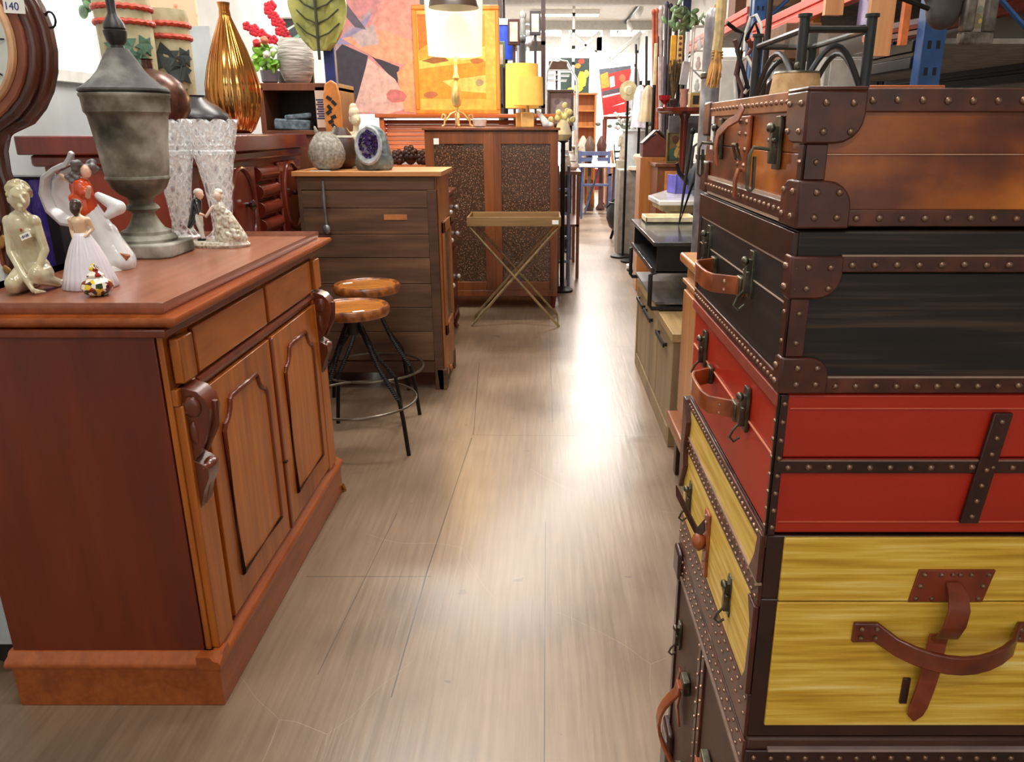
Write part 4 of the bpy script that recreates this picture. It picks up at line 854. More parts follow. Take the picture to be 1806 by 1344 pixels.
def ivy(label,loc,h,r,tint):
    T=thing('ivy_vase',label,'vase',loc); 
    MB().lathe([(r*.82,0),(r*.9,.02),(r*.96,h*.5),(r,h*.93),(r*.97,h),(r*.9,h),(r*.88,h-.03)],36).build('body',IVB,T)
    for z in (h*.88,h*.78): MB().tube([(r*1.0*math.cos(i*math.pi/24),r*1.0*math.sin(i*math.pi/24),z+.004*(i%2)) for i in range(48)],.012,8,closed=True).build('rope_band',plain((186,66,46),.5,var=.2,sc=50),T)
    lf=plain(tint,.5,var=.2)
    for (a,z,s_,ro) in ((-1.35,h*.60,1.25,.15),(-.80,h*.50,1.25,.8),(-1.6,h*.38,1.1,-.5),(-.45,h*.62,.8,.5),(-1.1,h*.30,1.1,.2)):
        poly=[(0,-.045),(.012,-.02),(.035,-.025),(.028,-.002),(.045,.02),(.02,.022),(0,.05),(-.02,.022),(-.045,.02),(-.028,-.002),(-.035,-.025),(-.012,-.02)]
        m=MB(); vs=[]
        for f_ in (1.035,.97):
            for (u,v) in poly:
                uu=(u*math.cos(ro)-v*math.sin(ro))*s_*1.25; vv=(u*math.sin(ro)+v*math.cos(ro))*s_*1.25; aa=a+uu/r; vs.append((r*f_*math.cos(aa),r*f_*math.sin(aa),z+vv))
        n=12; m.add(vs,[tuple(range(n)),tuple(range(2*n-1,n-1,-1))]+[(i,n+i,n+(i+1)%n,(i+1)%n) for i in range(n)]); m.build('ivy_leaf',lf,T)
    MB().tube([(r*1.0*math.cos(a),r*1.0*math.sin(a),h*(.12+.1*i+.03*math.sin(i*2))) for i,a in enumerate([-1.8,-1.5,-1.2,-.9,-.7,-.5])],.004,6).build('ivy_stem',lf,T)
    return T
ivy('taller cream vase with two red rope bands and green ivy leaves, behind the stone urn',(vx(252,3.80),3.78,ZC2),.60,.117,(70,104,84))
ivy('shorter cream vase with red bands and dark ivy leaves, right of the taller one',(vx(324,4.1),4.06,ZC2),.56,.105,(52,62,62))
# board and brick picture
b=at(160,48,4.6)
tag(MB().box(-2.40,4.55,0,-1.80,4.58,b.z).build('pale_grey_board',plain((196,204,206),.7,var=.06,sc=5)),'tall pale grey board standing behind the red chest on the left','board')
a=at(105,50,4.59)
P_=thing('brick_pattern_picture','picture with an orange cracked brick pattern standing on the pale grey board, top left','picture',(-2.10,4.565,b.z))
MB().box(-.29,-.012,0,.24,.012,.42).build('canvas',mottled([(.0,(120,50,30)),(.06,(226,140,100)),(.3,(244,206,170))],16,.6,0,0,kind='ShaderNodeTexVoronoi'),P_)
P_=thing('trailing_plant','trailing green leafy stem hanging behind the spire of the urn','plant',(at(180,0,4.4).x,4.40,b.z+.2)); m=MB()
for i in range(26): m.ell((random.uniform(-.12,.1),random.uniform(-.04,.04),random.uniform(-.18,.15)),(.026,.010,.032),6,(random.random(),random.random(),0))
m.build('leaf',plain((84,112,70),.5,var=.4),P_); MB().tube([(-.05,0,.9),(-.02,0,.3),(.03,0,-.1)],.005,6).build('stem',plain((90,100,60),.6),P_)
# brown shelf cabinet with open top compartment
BX=wood((96,52,34),(136,80,56),'z',6,.45,.2)
xa=at(452,160,4.66).x; xb=at(594,160,4.66).x
T=thing('brown_display_cabinet','brown cabinet with an open dark compartment and paper labels behind the gold vase','cabinet',(xa,4.68,0)); wx=xb-xa; hz=1.64
MB().box(0,.0,0,.03,.4,hz-.02).box(wx-.13,0,0,wx,.4,hz-.02).box(.03,.37,0,wx-.12,.4,hz-.02).box(0,0,hz-.04,wx,.4,hz).box(0.03,.0,1.36,wx-.12,.37,1.385).box(0.03,.0,0,wx-.12,.37,.08).box(.03,.02,.08,wx-.13,.37,1.36).build('carcass',BX,T,bevel=.002)
MB().box(.03,.3,1.385,wx-.13,.33,hz-.04).build('dark_back',BLACK,T)
for (z,h_) in ((1.40,.20),(1.08,.29)): tagcard(T,(wx-.10,-.003,z+h_/2),.062,h_,lines=9,name='paper_label',c=plain((226,196,176),.7,var=.03))
o=thing('folded_cloth','folded blue grey patterned cloth inside the brown cabinet compartment','cloth',(xa+.17,4.75,1.3855)); MB().obox((0,0,.03),(.2,.14,.06),(0,.05,.1)).obox((.03,0,.075),(.15,.12,.03),(0,-.1,.2)).build('cloth',mottled([(.3,(60,76,88)),(.7,(130,146,156))],40,.8,0,.4),o,bevel=.01)
# on the cabinet: wicker vase, flower pot, orchid
T=vase('round white-grey woven wicker vase on the brown cabinet',(at(523,150,4.8).x,4.83,hz),[(.055,0),(.075,.02),(.098,.08),(.104,.14),(.094,.20),(.078,.245),(.072,.245),(.085,.2)],mottled([(.3,(128,120,112)),(.55,(196,190,182)),(.8,(232,228,222))],10,.7,0,.9,(1,1,9),bd=.006),'wicker_vase')
T=thing('flower_pot','small grey pot of red, white and green artificial flowers beside the wicker vase','flower pot',(at(478,150,4.75).x,4.74,hz)); MB().lathe([(.034,0),(.045,.01),(.05,.07),(.044,.07)],24).build('pot',plain((96,90,96),.4),T)
m=MB(); [m.ell((random.uniform(-.07,.05),random.uniform(-.03,.03),random.uniform(.07,.20)),(.022,.01,.03),6,(random.random()*3,random.random()*3,0)) for i in range(40)]; m.build('leaf',plain((110,160,50),.5,var=.4),T)
for (x,z,c,n) in ((-.045,.21,(196,34,40),'red_rose'),(.005,.15,(240,236,214),'white_rose'),(.0,.225,(220,120,90),'pink_rose'),(.04,.17,(236,232,210),'white_rose')):
    m=MB(); [m.ell((x+.011*math.cos(k*1.26),-.03+.002*k,z+.011*math.sin(k*1.26)),(.014,.010,.014),8) for k in range(5)]; m.ell((x,-.035,z),.012,8); m.build(n,plain(c,.5,var=.15),T)
T=thing('red_orchid','arching sprays of red orchid blossom behind the flower pot and wicker vase','flowers',(at(500,150,4.95).x,4.97,hz)); MB().lathe([(.03,0),(.04,.08),(.034,.08)],16).build('pot',plain((70,60,60),.5),T)
def sx_(px,py): v=at(px,py,4.95); return (v.x-T.location.x,0,v.z-T.location.z)
R1=[(540,140),(520,90),(497,62),(488,40),(478,18),(468,8)]; R2=[(520,110),(480,72),(455,55),(428,48)]; R3=[(545,120),(537,70),(532,40),(530,30)]
m=MB(); [m.tube([(0,0,.05)]+[sx_(*q) for q in R_],.004,6) for R_ in (R1,R2,R3)]; m.build('stem',plain((80,84,50),.6),T)
FR=plain((196,24,44),.5,var=.2)
for R_,rng in ((R1,range(1,5)),(R2,range(1,3)),(R3,range(0,3))):
    for i in rng:
        for q in range(4):
            f_=q/4; px=R_[i][0]*(1-f_)+R_[i+1][0]*f_; py=R_[i][1]*(1-f_)+R_[i+1][1]*f_; x,y,z=sx_(px+random.uniform(-7,7),py+random.uniform(-6,6))
            m=MB(); [m.ell((x+.014*math.cos(k*1.257),-.01,z+.014*math.sin(k*1.257)),(.014,.006,.014),7) for k in range(5)]; m.build('blossom',FR,T)
# green awning-like strip and dark frame near window
T=picture('white framed panel with dark glass behind the red orchid',492,18,545,100,5.3,WHITE,.05,(64,70,72),[((120,180,150),[(0,.1),(1,.5),(1,.62),(0,.2)]),((200,220,210),[(0,.5),(1,.9),(1,.95),(0,.58)])],leg=1.8)
# leaf sculpture on blue pole, carved paddle
T=thing('leaf_sculpture','big carved green-gold wooden leaf on a dark blue pole beside the patchwork picture','sculpture',(at(580,100,4.62).x,4.62,0))
zt=at(580,80,4.62).z
MB().box(-.03,0,0,.03,.05,zt+.4).build('pole',plain((38,48,110),.5),T,bevel=.004)
pl=[]; 
for i in range(25): 
    t_=i/24; pl.append((.15*math.sin(math.pi*t_**.75)**.8 if 0<t_<1 else 0,t_*.42))
m=MB(); vs=[];fs=[]
for i in range(25):
    t_=i/24; w_=.155*max(0,math.sin(math.pi*(t_*.93+.05)))**.65*(1.0 if t_<.5 else 1-.3*(t_-.5)); z=t_*.48-.03
    for j in range(-4,5): q=j/4; vs.append((w_*q,-.045-.03*(1-abs(q))-.012*math.cos(q*9+t_*18),z))
    for j in range(-4,5): q=j/4; vs.append((w_*q,-.02,z))
for i in range(24):
    for j in range(8): a=i*18+j; fs+=[(a,a+1,a+19,a+18),(a+9,a+27,a+28,a+10)]
    fs+=[(i*18,i*18+18,i*18+27,i*18+9),(i*18+8,i*18+17,i*18+35,i*18+26)]
m.add(vs,fs); o=m.build('leaf_blade',mottled([(.3,(116,122,52)),(.55,(166,164,84)),(.8,(200,194,120))],7,.45,0,.15),T); o.location=(-.03,0,zt)
m=MB().tube([(-.03,-.085,zt-.08),(-.03,-.085,zt+.45)],.008,8)
for k in range(6):
    z=zt+.03+k*.07
    for sg in (-1,1): m.tube([(-.03,-.084,z),(-.03+sg*.06,-.075,z+.025),(-.03+sg*.115,-.055,z+.075)],.004,6)
m.build('vein',plain((52,50,34),.5),T)
T=thing('carved_paddle','orange carved wooden paddle mask with black figures, standing behind the grey pod vase','carving',(at(590,230,4.5).x,4.50,1.187)); hh=.46
m=MB(); pts=[(-.035,0),(-.045,.1),(-.05,.25),(-.048,.38),(-.035,.44),(0,hh),(.03,.44),(.042,.38),(.045,.25),(.04,.1),(.032,0)]; m.prism(pts,'y',0,.025).build('blade',plain((206,128,60),.5,var=.15),T,bevel=.006)
m=MB(); [m.obox((random.uniform(-.025,.025),-.002,.05+.34*k/14),(.03,.004,.018),(0,random.uniform(-1,1),0)) for k in range(14)]; m.build('black_figure',BLACK,T)
# on the plank-backed dresser z=1.187
ZD=1.1865
def dx(px,Y): return at(px,290,Y).x
T=thing('grey_pod_vase','speckled grey stone pod vase with two little ears on the plank backed dresser','vase',(dx(578,4.22),4.22,ZD))
SPK=mottled([(.35,(120,114,102)),(.6,(158,152,140)),(.75,(190,186,176))],70,.7,0,.3,bd=.002)
MB().lathe([(.04,0),(.07,.015),(.093,.055),(.096,.085),(.085,.13),(.06,.17),(.042,.187),(.04,.195),(.034,.195),(.03,.18)],36).build('body',SPK,T)
for sg in (-1,1): MB().cap((sg*.042,0,.185),(sg*.052,0,.215),.012,.006,8).build('ear',SPK,T)
T=thing('tribal_half_vase','dark brown carved curved vase with a pale rim half hidden behind the grey pod vase','vase',(dx(603,4.36),4.40,ZD)); MB().lathe([(.04,0),(.075,.03),(.085,.08),(.07,.15),(.04,.20),(.03,.215)],28).build('body',plain((66,40,28),.45,var=.3),T); MB().tube([(.06*math.cos(a),.06*math.sin(a),.165) for a in [i*.4 for i in range(16)]],.007,6,closed=True).build('pale_band',plain((210,200,176),.5),T)
T=thing('classical_bust','cream plaster statuette of a woman with a tall headdress behind the amethyst geode','statuette',(dx(630,4.42),4.44,ZD),.5)
m=MB().cap((0,0,.0),(0,0,.13),.036,.03).cap((-.03,0,.165),(.03,0,.165),.028,.028).cap((0,0,.15),(0,0,.12),.045,.034).cap((0,0,.18),(.004,-.002,.225),.017,.016)
m.ell((.004,-.006,.255),(.027,.032,.036),14).ell((.006,-.04,.25),(.005,.007,.007),6).ell((.004,-.034,.238),(.010,.006,.004),6).ell((.0,.006,.29),(.03,.035,.034),12).ell((-.002,.01,.315),(.022,.026,.026),10).ell((-.004,.03,.26),(.022,.02,.03),10); m.build('body',mottled([(.3,(196,178,140)),(.7,(230,216,184))],20,.5,0,.15),T,remesh=.0035)
MB().lathe([(.05,0),(.05,.012),(.04,.015)],20).build('base',plain((206,192,158),.5),T)
T=thing('amethyst_geode','upright grey stone geode split open to dark purple crystals on the plank backed dresser','geode',(dx(655,4.2),4.23,ZD),-.15)
m=MB(); vs=[];fs=[]
m.cap((0,.03,.05),(-.005,.04,.15),.098,.075,24); m.cap((-.03,.03,.03),(.03,.03,.03),.07,.07,20); m.v=[(x,y,max(z,0)) for x,y,z in m.v]
o=m.build('stone_shell',mottled([(.3,(66,78,82)),(.6,(112,124,122)),(.8,(160,166,160))],16,.8,0,.6,bd=.008),T,remesh=.005,disp=(.012,.03))
m=MB().lathe([(.075,0),(.082,.008),(.074,.016),(.060,.012),(.054,.0)],28); o=m.build('quartz_rim',mottled([(.3,(120,128,132)),(.7,(186,190,196))],40,.4,0,.5),T); o.rotation_euler=(math.pi/2-.12,0,.0); o.location=(.008,-.058,.125); o.scale=(.92,1.22,1)
m=MB()
for k in range(90):
    a=random.uniform(0,6.28); r_=random.uniform(0,1)**.5; m.obox((.008+.055*r_*math.cos(a),-.068+.010*r_,.125+.074*r_*math.sin(a)),(.014,.014,.014),(random.random()*3,random.random()*3,0))
m.build('crystal',plain((46,30,74),.12,var=.5,sc=50,coat=.6),T,flat=True)
tagcard(DR,(.12,.03,H-.0025),.10,.05,(math.pi/2,0,0),3)
# ---------------- back left: roll-top desk, roses, lamps, pictures ----------------
RT=wood((150,70,28),(210,118,56),'x',7,.35,.3)
T=thing('roll_top_desk','orange timber roll top desk with horizontal slats under the painting','desk',(-1.40,6.97,0)); ww=1.5
MB().box(0,0,0,.04,.6,1.48).box(ww-.04,0,0,ww,.6,1.48).box(0.04,.02,0,ww-.04,.58,1.10).build('carcass',RT,T,bevel=.003); MB().box(-.03,-.03,1.48,ww+.03,.62,1.51).build('top',RT,T,bevel=.006)
m=MB(); [m.obox((ww/2,.05+.012*k*.6,1.13+k*.035),(ww-.08,.02,.033),(-.2,0,0)) for k in range(10)]; m.build('tambour_slats',RT,T,bevel=.006)
MB().box(-.02,-.30,1.06,ww-.4,.02,1.10).box(0.0,-.28,0,.05,-.22,1.06).box(ww-.5,-.28,0,ww-.45,-.22,1.06).build('writing_shelf',RT,T,bevel=.004)
for k,(px,zz) in enumerate(((702,0),(724,.035),(745,.0),(762,.0))):
    v=onz(px,290,1.10); loc=(at(px,285,6.78).x,6.80 - .02*(k%2),1.10); T=thing('wooden_rose',['dark carved wooden rose, leftmost of the row under the roll top slats','dark carved wooden rose, the tallest in the row under the roll top slats','dark carved wooden rose beside the bookcase, third of the row','dark carved wooden rose partly behind the bookcase edge, last of the row'][k],'carving',loc)
    m=MB(); z0=.06+zz
    for r_,n_ in ((.045,7),(.028,5)):
        for i in range(n_): a=2*math.pi*i/n_+r_*9; m.ell((r_*math.cos(a),-.03*(.055-r_)/.02,z0+r_*math.sin(a)),(.024,.016,.024),8)
    m.ell((0,-.05,z0),.016,8).ell((0,.01,z0*.5),(.05,.03,z0*.5),10); m.build('petals',plain((52,26,24),.45,var=.3),T)
PK1,PK2,PK3,DKP=(206,140,142),(222,152,140),(236,164,120),(58,52,66)
pts=picture('large pink patchwork painting with dark diamond shapes, left of the lit lamp',588,-60,737,194,7.06,None,0,PK1,[
 (PK2,[(0.4,.55),(.75,.98),(1,.9),(1,.5),(.75,.45)]),((180,150,160),[(.05,.45),(.35,.55),(.5,.75),(.2,.6)]),((150,140,176),[(.05,.5),(.3,.62),(.5,.72),(.3,.5)]),(DKP,[(.02,.24),(.0,.4),(.15,.50),(.42,.42),(.33,.2),(.20,.02),(.05,.1)]),
 (DKP,[(.45,.42),(.75,.34),(.72,.22)]),((216,176,170),[(.42,.40),(.22,.02),(.6,.0),(.85,.05),(.7,.25)]),((236,158,128),[(.15,.54),(.5,.4),(.85,.35),(1,.5),(.6,.6)]),((190,168,172),[(.25,.56),(.5,.64),(.55,.5),(.35,.48)]),
 (PK3,[(.72,.3),(1,.45),(1,.0),(.78,.02)]),((96,88,104),[(.1,.9),(.42,.6),(.3,.62),(.08,.8)]),((198,116,120),blob(.7,.13,.12,.06)),((228,182,176),blob(.5,.12,.12,.05))],'patchwork_painting',z=1.511)
v=at(588,194,6.72).z
# painting with amber landscape in wide timber frame, standing on the roll top desk
OG=wood((214,116,30),(240,160,56),'z',6,.4,.3)
T=picture('amber landscape painting in an orange timber frame behind the lit lamp',735,12,880,204,7.05,OG,.035,(240,190,96),[
 ((226,160,60),[(.02,.12),(.86,.12),(.86,.95),(.02,.95)]),((200,120,44),[(.02,.6),(.3,.75),(.5,.95),(.02,.95)]),((246,208,110),[(.02,.42),(.86,.5),(.86,.64),(.5,.6),(.02,.5)]),((150,96,50),[(.05,.50),(.3,.56),(.4,.5),(.2,.47)]),
 ((244,214,130),[(.3,.3),(.86,.36),(.86,.18),(.5,.2)]),((180,110,80),blob(.15,.16,.1,.04)),((170,160,140),blob(.78,.28,.06,.04)),((250,226,160),blob(.55,.55,.25,.05)),((176,112,60),blob(.75,.5,.1,.03))],z=1.51)
# lit lamp
SH=plain((255,232,178),.8,var=0,emit=1.35); 
bx=at(806,215,6.3).x
T=thing('table_lamp','lit table lamp with glowing cream shade and scrolled brass foot on the glazed bookcase','lamp',(bx,6.33,1.401))
a=at(750,0,6.33); b_=at(855,98,6.33); r0=(at(852,98,6.33).x-at(758,98,6.33).x)/2
MB().lathe([(r0,b_.z-1.401),(r0*1.07,at(800,2,6.33).z-1.401+.04)],48).build('lamp_shade',SH,T)
zs_=b_.z-1.401; m=MB().tube([(0,0,.03),(0,0,zs_+.04)],.012,10).lathe([(.0,.14),(.03,.16),(.045,.22),(.03,.3),(.014,.34),(.025,.36),(.012,.4),(.012,zs_)],20)
CG=plain((226,196,130),.3,.5)
m.build('stem',CG,T); MB().ell((0,0,zs_+.08),(.03,.03,.05),12).build('bulb',plain((255,240,210),.5,var=0,emit=12),T)
m=MB()
for k in range(4):
    a_=k*math.pi/2+.2; m.tube([(math.cos(a_)*r_,math.sin(a_)*r_,z_) for r_,z_ in ((.0,.12),(.05,.1),(.09,.05),(.12,.07),(.11,.10),(.09,.09),(.10,.02),(.12,.008))],.008,8)
m.build('scrolled_foot',CG,T)
l=bpy.data.lights.new('lamp_bulb_light','POINT'); l.energy=15; l.color=(1,.66,.28); l.shadow_soft_size=.06; o=bpy.data.objects.new('lamp_bulb_light',l); o.location=(bx,6.33,b_.z-.06); C.objects.link(o)
l=bpy.data.lights.new('lamp_top_light','POINT'); l.energy=4; l.color=(1,.7,.35); l.shadow_soft_size=.06; o=bpy.data.objects.new('lamp_top_light',l); o.location=(bx,6.33,b_.z+.55); C.objects.link(o)
# dark hanging shade, top
T=thing('pendant_lamp','brown dome pendant lamp hanging from the ceiling above the lit lamp','lamp',(at(800,0,5.9).x,5.9,at(800,14,5.9).z)); MB().lathe([(.175,0),(.165,.05),(.10,.13),(.03,.16),(.0,.16)],32).build('dome',plain((70,52,40),.4),T); MB().tube([(0,0,.15),(0,0,ZC-T.location.z)],.006,6).build('cord',BLACK,T)
# two yellow drum lamps
YSH=plain((244,190,90),.8,var=.04,emit=.35)
for (px0,px1,py0,py1,Y,lab) in ((890,950,110,190,6.30,'yellow drum lamp, the wider rear one of the pair on the bookcase'),(903,958,136,186,6.22,'small cream and yellow drum lamp with square block foot, nearer one on the bookcase')):
    xa_=at(px0,py1,Y).x; xb_=at(px1,py1,Y).x; z1=at(920,py1,Y).z; z0=at(920,py0,Y).z; T=thing('drum_lamp',lab,'lamp',((xa_+xb_)/2,Y+(.16 if py0==110 else 0),1.401)); r_=(xb_-xa_)/2
    MB().lathe([(r_,z1-1.401),(r_*.96,z0-1.401)],40).build('lamp_shade',YSH,T); MB().tube([(0,0,.1),(0,0,z1-1.35)],.012,8).build('stem',CG,T); MB().box(-.05,-.05,0,.05,.05,.11).build('foot',plain((220,170,96),.5),T,bevel=.006)
for (px,lab,c) in ((845,'small pale glass bowl on the bookcase beside the lamp foot',(206,210,214)),(938,'white folded cloth bundle leaning beside the yellow lamps',(226,226,224))):
    T=thing('glass_bowl' if px==845 else 'cloth_bundle',lab,'bowl' if px==845 else 'cloth',(at(px,215,6.4).x+(.11 if px==938 else 0),6.45 if px==845 else 6.2,1.401))
    if px==845: MB().lathe([(.03,0),(.05,.01),(.06,.06),(.055,.06),(.045,.015)],24).build('bowl',plain(c,.15,coat=.5),T)
    else: MB().cap((0,0,.03),(-.06,.03,.11),.03,.016,10).cap((-.01,0,.02),(.04,0,.02),.02,.02).build('cloth',plain(c,.8),T,remesh=.006)
# ---------------- right side: TV stand, coffee table, timber cabinet ----------------
OAK=wood((118,98,66),(158,134,96),'z',8,.5,.1); OAKX=wood((140,112,72),(186,156,108),'y',8,.45,.15)
T=thing('oak_tv_stand','low pale oak media cabinet with black bar handles, under the black coffee table','cabinet',(.575,3.28,0)); LL=1.34
MB().box(.02,.02,.06,.43,LL-.02,.50).build('carcass',OAK,T); MB().box(-.005,-.005,.50,.45,LL,.54).build('top',OAKX,T,bevel=.003)
for y in (0,LL-.05): MB().box(0,y,0,.45,y+.05,.50).build('leg',OAK,T,bevel=.004)
MB().box(0,.05,.0,.02,LL-.05,.08).build('plinth',OAK,T)
for (y0,y1,hy) in ((.06,.48,.30),(.49,.90,.78),(.91,LL-.06,1.1)):
    d=MB().box(.004,y0,.09,.02,y1,.49).build('door' ,OAK,T,bevel=.003)
    MB().box(-.018,hy-.13,.43,-.010,hy+.13,.45).box(-.012,hy-.12,.432,.004,hy-.11,.448).box(-.012,hy+.11,.432,.004,hy+.12,.448).build('handle',BLACK,d)
BKT=mottled([(.3,(40,40,42)),(.7,(72,72,74))],5,.22,.1,.05,coat=.4); BKF=plain((24,24,26),.4)
T=thing('black_coffee_table','black coffee table with open drawer box and glossy top standing on the oak media cabinet','coffee table',(.525,3.66,.541)); TL=.98
MB().box(0,0,.325,.62,TL,.345).build('top',BKT,T,bevel=.003)
MB().box(0.02,.01,.20,.60,.025,.325).box(0.02,TL-.025,.20,.60,TL-.01,.325).box(.59,.01,.20,.60,TL-.01,.325).box(.02,.01,.195,.60,TL-.01,.205).build('drawer_box',BKF,T)
MB().box(.0,.05,.19,.014,TL-.05,.215).build('front_rail',BKT,T,bevel=.002)
for y in (.06,TL-.06): MB().tube([(.03,y,.195),(.0,y,.18),(-.0,y,.03),(.01,y,.012),(.58,y,.012),(.60,y,.03),(.60,y,.19)],.011,8).build('leg',BKF,T)
MB().box(.03,.07,.03,.58,TL-.07,.042).build('lower_shelf',mottled([(.3,(70,72,74)),(.7,(120,122,124))],20,.3,0,.1,(1,.1,1)),T)
HNY=wood((150,92,46),(196,134,76),'z',7,.4,.25)
T=thing('honey_timber_cabinet','honey timber cabinet with moulded top on short dark legs, just behind the stack of trunks','cabinet',(.54,2.16,0))
MB().box(.03,.02,.26,.74,.86,.90).build('carcass',HNY,T,bevel=.003); MB().box(-.0,-.01,.90,.76,.88,.935).build('top',HNY,T,bevel=.008); MB().box(.015,.01,.82,.75,.875,.835).build('moulding',HNY,T,bevel=.004)
MB().box(-.02,-.02,.22,.76,.89,.27).build('base_moulding',wood((120,66,34),(160,96,54),'y',7,.4,.25),T,bevel=.01)
for x in (.02,.70):
    for y in (.02,.82): MB().box(x,y,0,x+.05,y+.05,.22).build('leg',plain((44,26,20),.4),T,bevel=.004)
d=MB().box(.012,.06,.30,.03,.82,.80).build('door',HNY,T,bevel=.004); MB().ell((.0,.12,.55),.016,10).build('knob',BRASS,d)
# black metal glass table on the cabinet
T=thing('black_metal_side_table','black metal table with glass tops and curved braces standing behind the stack of trunks','side table',(0,0,.936))
na=at(1417,60,2.25); nb=at(1530,60,2.25); zt=at(1432,52,2.25).z-.936; xa=na.x; xb=at(1535,60,2.25).x; ya=2.25; yb=2.72
PST=plain((52,54,54),.4,.4)
for (x,y,nm) in ((xa,ya,0),(xb,ya,0),(xa,yb,1),(xb,yb,1)):
    MB().tube([(x,y,0),(x,y,zt+.03)],.014,12).cyl((x,y,zt+.03),.019,.008,12).build('leg',PST,T)
for z in (zt,.25):
    m=MB().tube([(xa,ya,z),(xb,ya,z)],.009,8).tube([(xa,yb,z),(xb,yb,z)],.009,8).tube([(xa,ya,z),(xa,yb,z)],.009,8).tube([(xb,ya,z),(xb,yb,z)],.009,8); m.build('rail',PST,T)
    MB().box(xa,ya,z-.006,xb,yb,z+.0).build('glass_top',glass((190,205,200),.05,.35),T)
for y in (ya,yb): MB().tube([(xa+(xb-xa)*i/12,y,zt-.17+.13*math.sin(math.pi*i/12)) for i in range(13)],.008,8).build('curved_brace',PST,T)
for x in (xa,xb): MB().tube([(x,ya+(yb-ya)*i/12,zt-.17+.13*math.sin(math.pi*i/12)) for i in range(13)],.008,8).build('curved_brace',PST,T)
# parchment lampshade
lx=at(1400,170,1.95).x
T=thing('support_stool','small dark stool holding the parchment lampshade behind the trunks','stool',(1.00,1.72,0)); MB().cyl((0,0,1.33),.12,.03,24).build('seat',CWD,T); [MB().tube([(.07*a,.07*b,1.33),(.13*a,.13*b,0)],.014,8).build('leg',CWD,T) for a,b in ((1,1),(-1,1),(1,-1),(-1,-1))]
v=at(1405,130,1.72)
T.location.x=v.x
T=thing('parchment_lampshade','speckled parchment lampshade with a small finial peeping over the chestnut trunk','lampshade',(v.x,1.72,1.3605))
MB().lathe([(.068,0),(.046,v.z-1.3605)],40).build('lamp_shade',mottled([(.3,(186,142,96)),(.6,(214,174,124)),(.8,(230,196,150))],50,.7,0,.05),T)
MB().lathe([(.044,v.z-1.3605-.003),(.047,v.z-1.3605),(.044,v.z-1.3605+.004),(0,v.z-1.3605+.006)],32).ell((0,0,v.z-1.3605+.013),(.007,.007,.01),10).build('finial',ANT,T)
# ---------------- pallet racking on the right ----------------
BLU=plain((44,84,140),.45); NAV=plain((32,40,76),.45); ORB=plain((206,70,44),.45); RX0,RX1=1.52,2.55
def rack_bay(lab,y0,y1,mat,beams,decks):
    T=thing('pallet_rack',lab,'rack',(0,0,0))
    for (x,y) in ((RX0,y0),(RX1,y0),(RX0,y1),(RX1,y1)):
        p=MB().box(x,y,0,x+.09,y+.07,3.3).build('upright',mat,T,bevel=.004)
        m=MB(); [m.box(x+.02,y-.001,.1+.1*k,x+.035,y+.001,.13+.1*k).box(x+.055,y-.001,.1+.1*k,x+.07,y+.001,.13+.1*k) for k in range(31)]; m.build('upright_slots',plain((20,24,36),.6),p)['kind']='stuff'
    for y in (y0,y1): MB().tube([(RX0+.05,y+.03,.3),(RX1+.05,y+.03,1.2),(RX0+.05,y+.03,2.1),(RX1+.05,y+.03,3.0)],.014,6).build('bracing',mat,T)
    for z,c in beams:
        for x in (RX0,RX1): MB().box(x-.01,y0+.07,z-.11,x+.04,y1,z-.065).box(x-.002,y0+.07,z-.065,x+.04,y1,z-.045).box(x-.01,y0+.07,z-.045,x+.04,y1,z).build('beam',c,T,bevel=.003)
    for z in decks: MB().box(RX0+.04,y0+.07,z-.02,RX1,y1,z+.0).build('shelf_board',plain((150,142,132),.7),T)
rack_bay('near bay of tall pallet racking with blue uprights and orange beams on the right wall',3.35,6.1,BLU,[(1.74,BLACK),(2.10,ORB),(2.62,ORB)],[1.745,2.105,2.625])
rack_bay('far bay of tall pallet racking with orange beams behind the broom on the right',6.2,9.2,NAV,[(1.74,BLACK),(2.25,ORB),(2.9,ORB)],[1.745,2.255,2.905])
# diagonal navy brace, wall seam
T=tag(MB().tube([(2.69,4.1,2.2),(2.69,3.0,3.5)],.05,4).build('navy_brace',NAV),'diagonal navy steel brace on the right wall, top right corner','brace')
struct('trim_7',MB().box(XR-.012,1.0,2.38,XR,9,2.395),BLACK)
# ornate silver frame
SLV=mottled([(.3,(70,62,56)),(.7,(140,132,124))],24,.4,.4,.4,bd=.004)
T=picture('ornate grey-brown frame with a hazy pale landscape print hanging at the upper right',1686,-70,1772,80,2.9,SLV,.042,(176,164,148),[((206,196,176),[(0,.4),(1,.45),(1,.8),(0,.85)]),((150,140,110),[(0,.1),(1,.1),(1,.25),(.5,.35),(0,.3)]),((226,196,90),blob(.7,.22,.14,.05)),((160,176,160),blob(.6,.42,.2,.06)),((236,232,224),blob(.5,.9,.4,.07))],rz=.12,tilt=-.0)
zz=T.location.z; MB().tube([(0,.02,.35),(0,.02,ZC-zz)],.003,6).build('hanging_wire',BLACK,T)
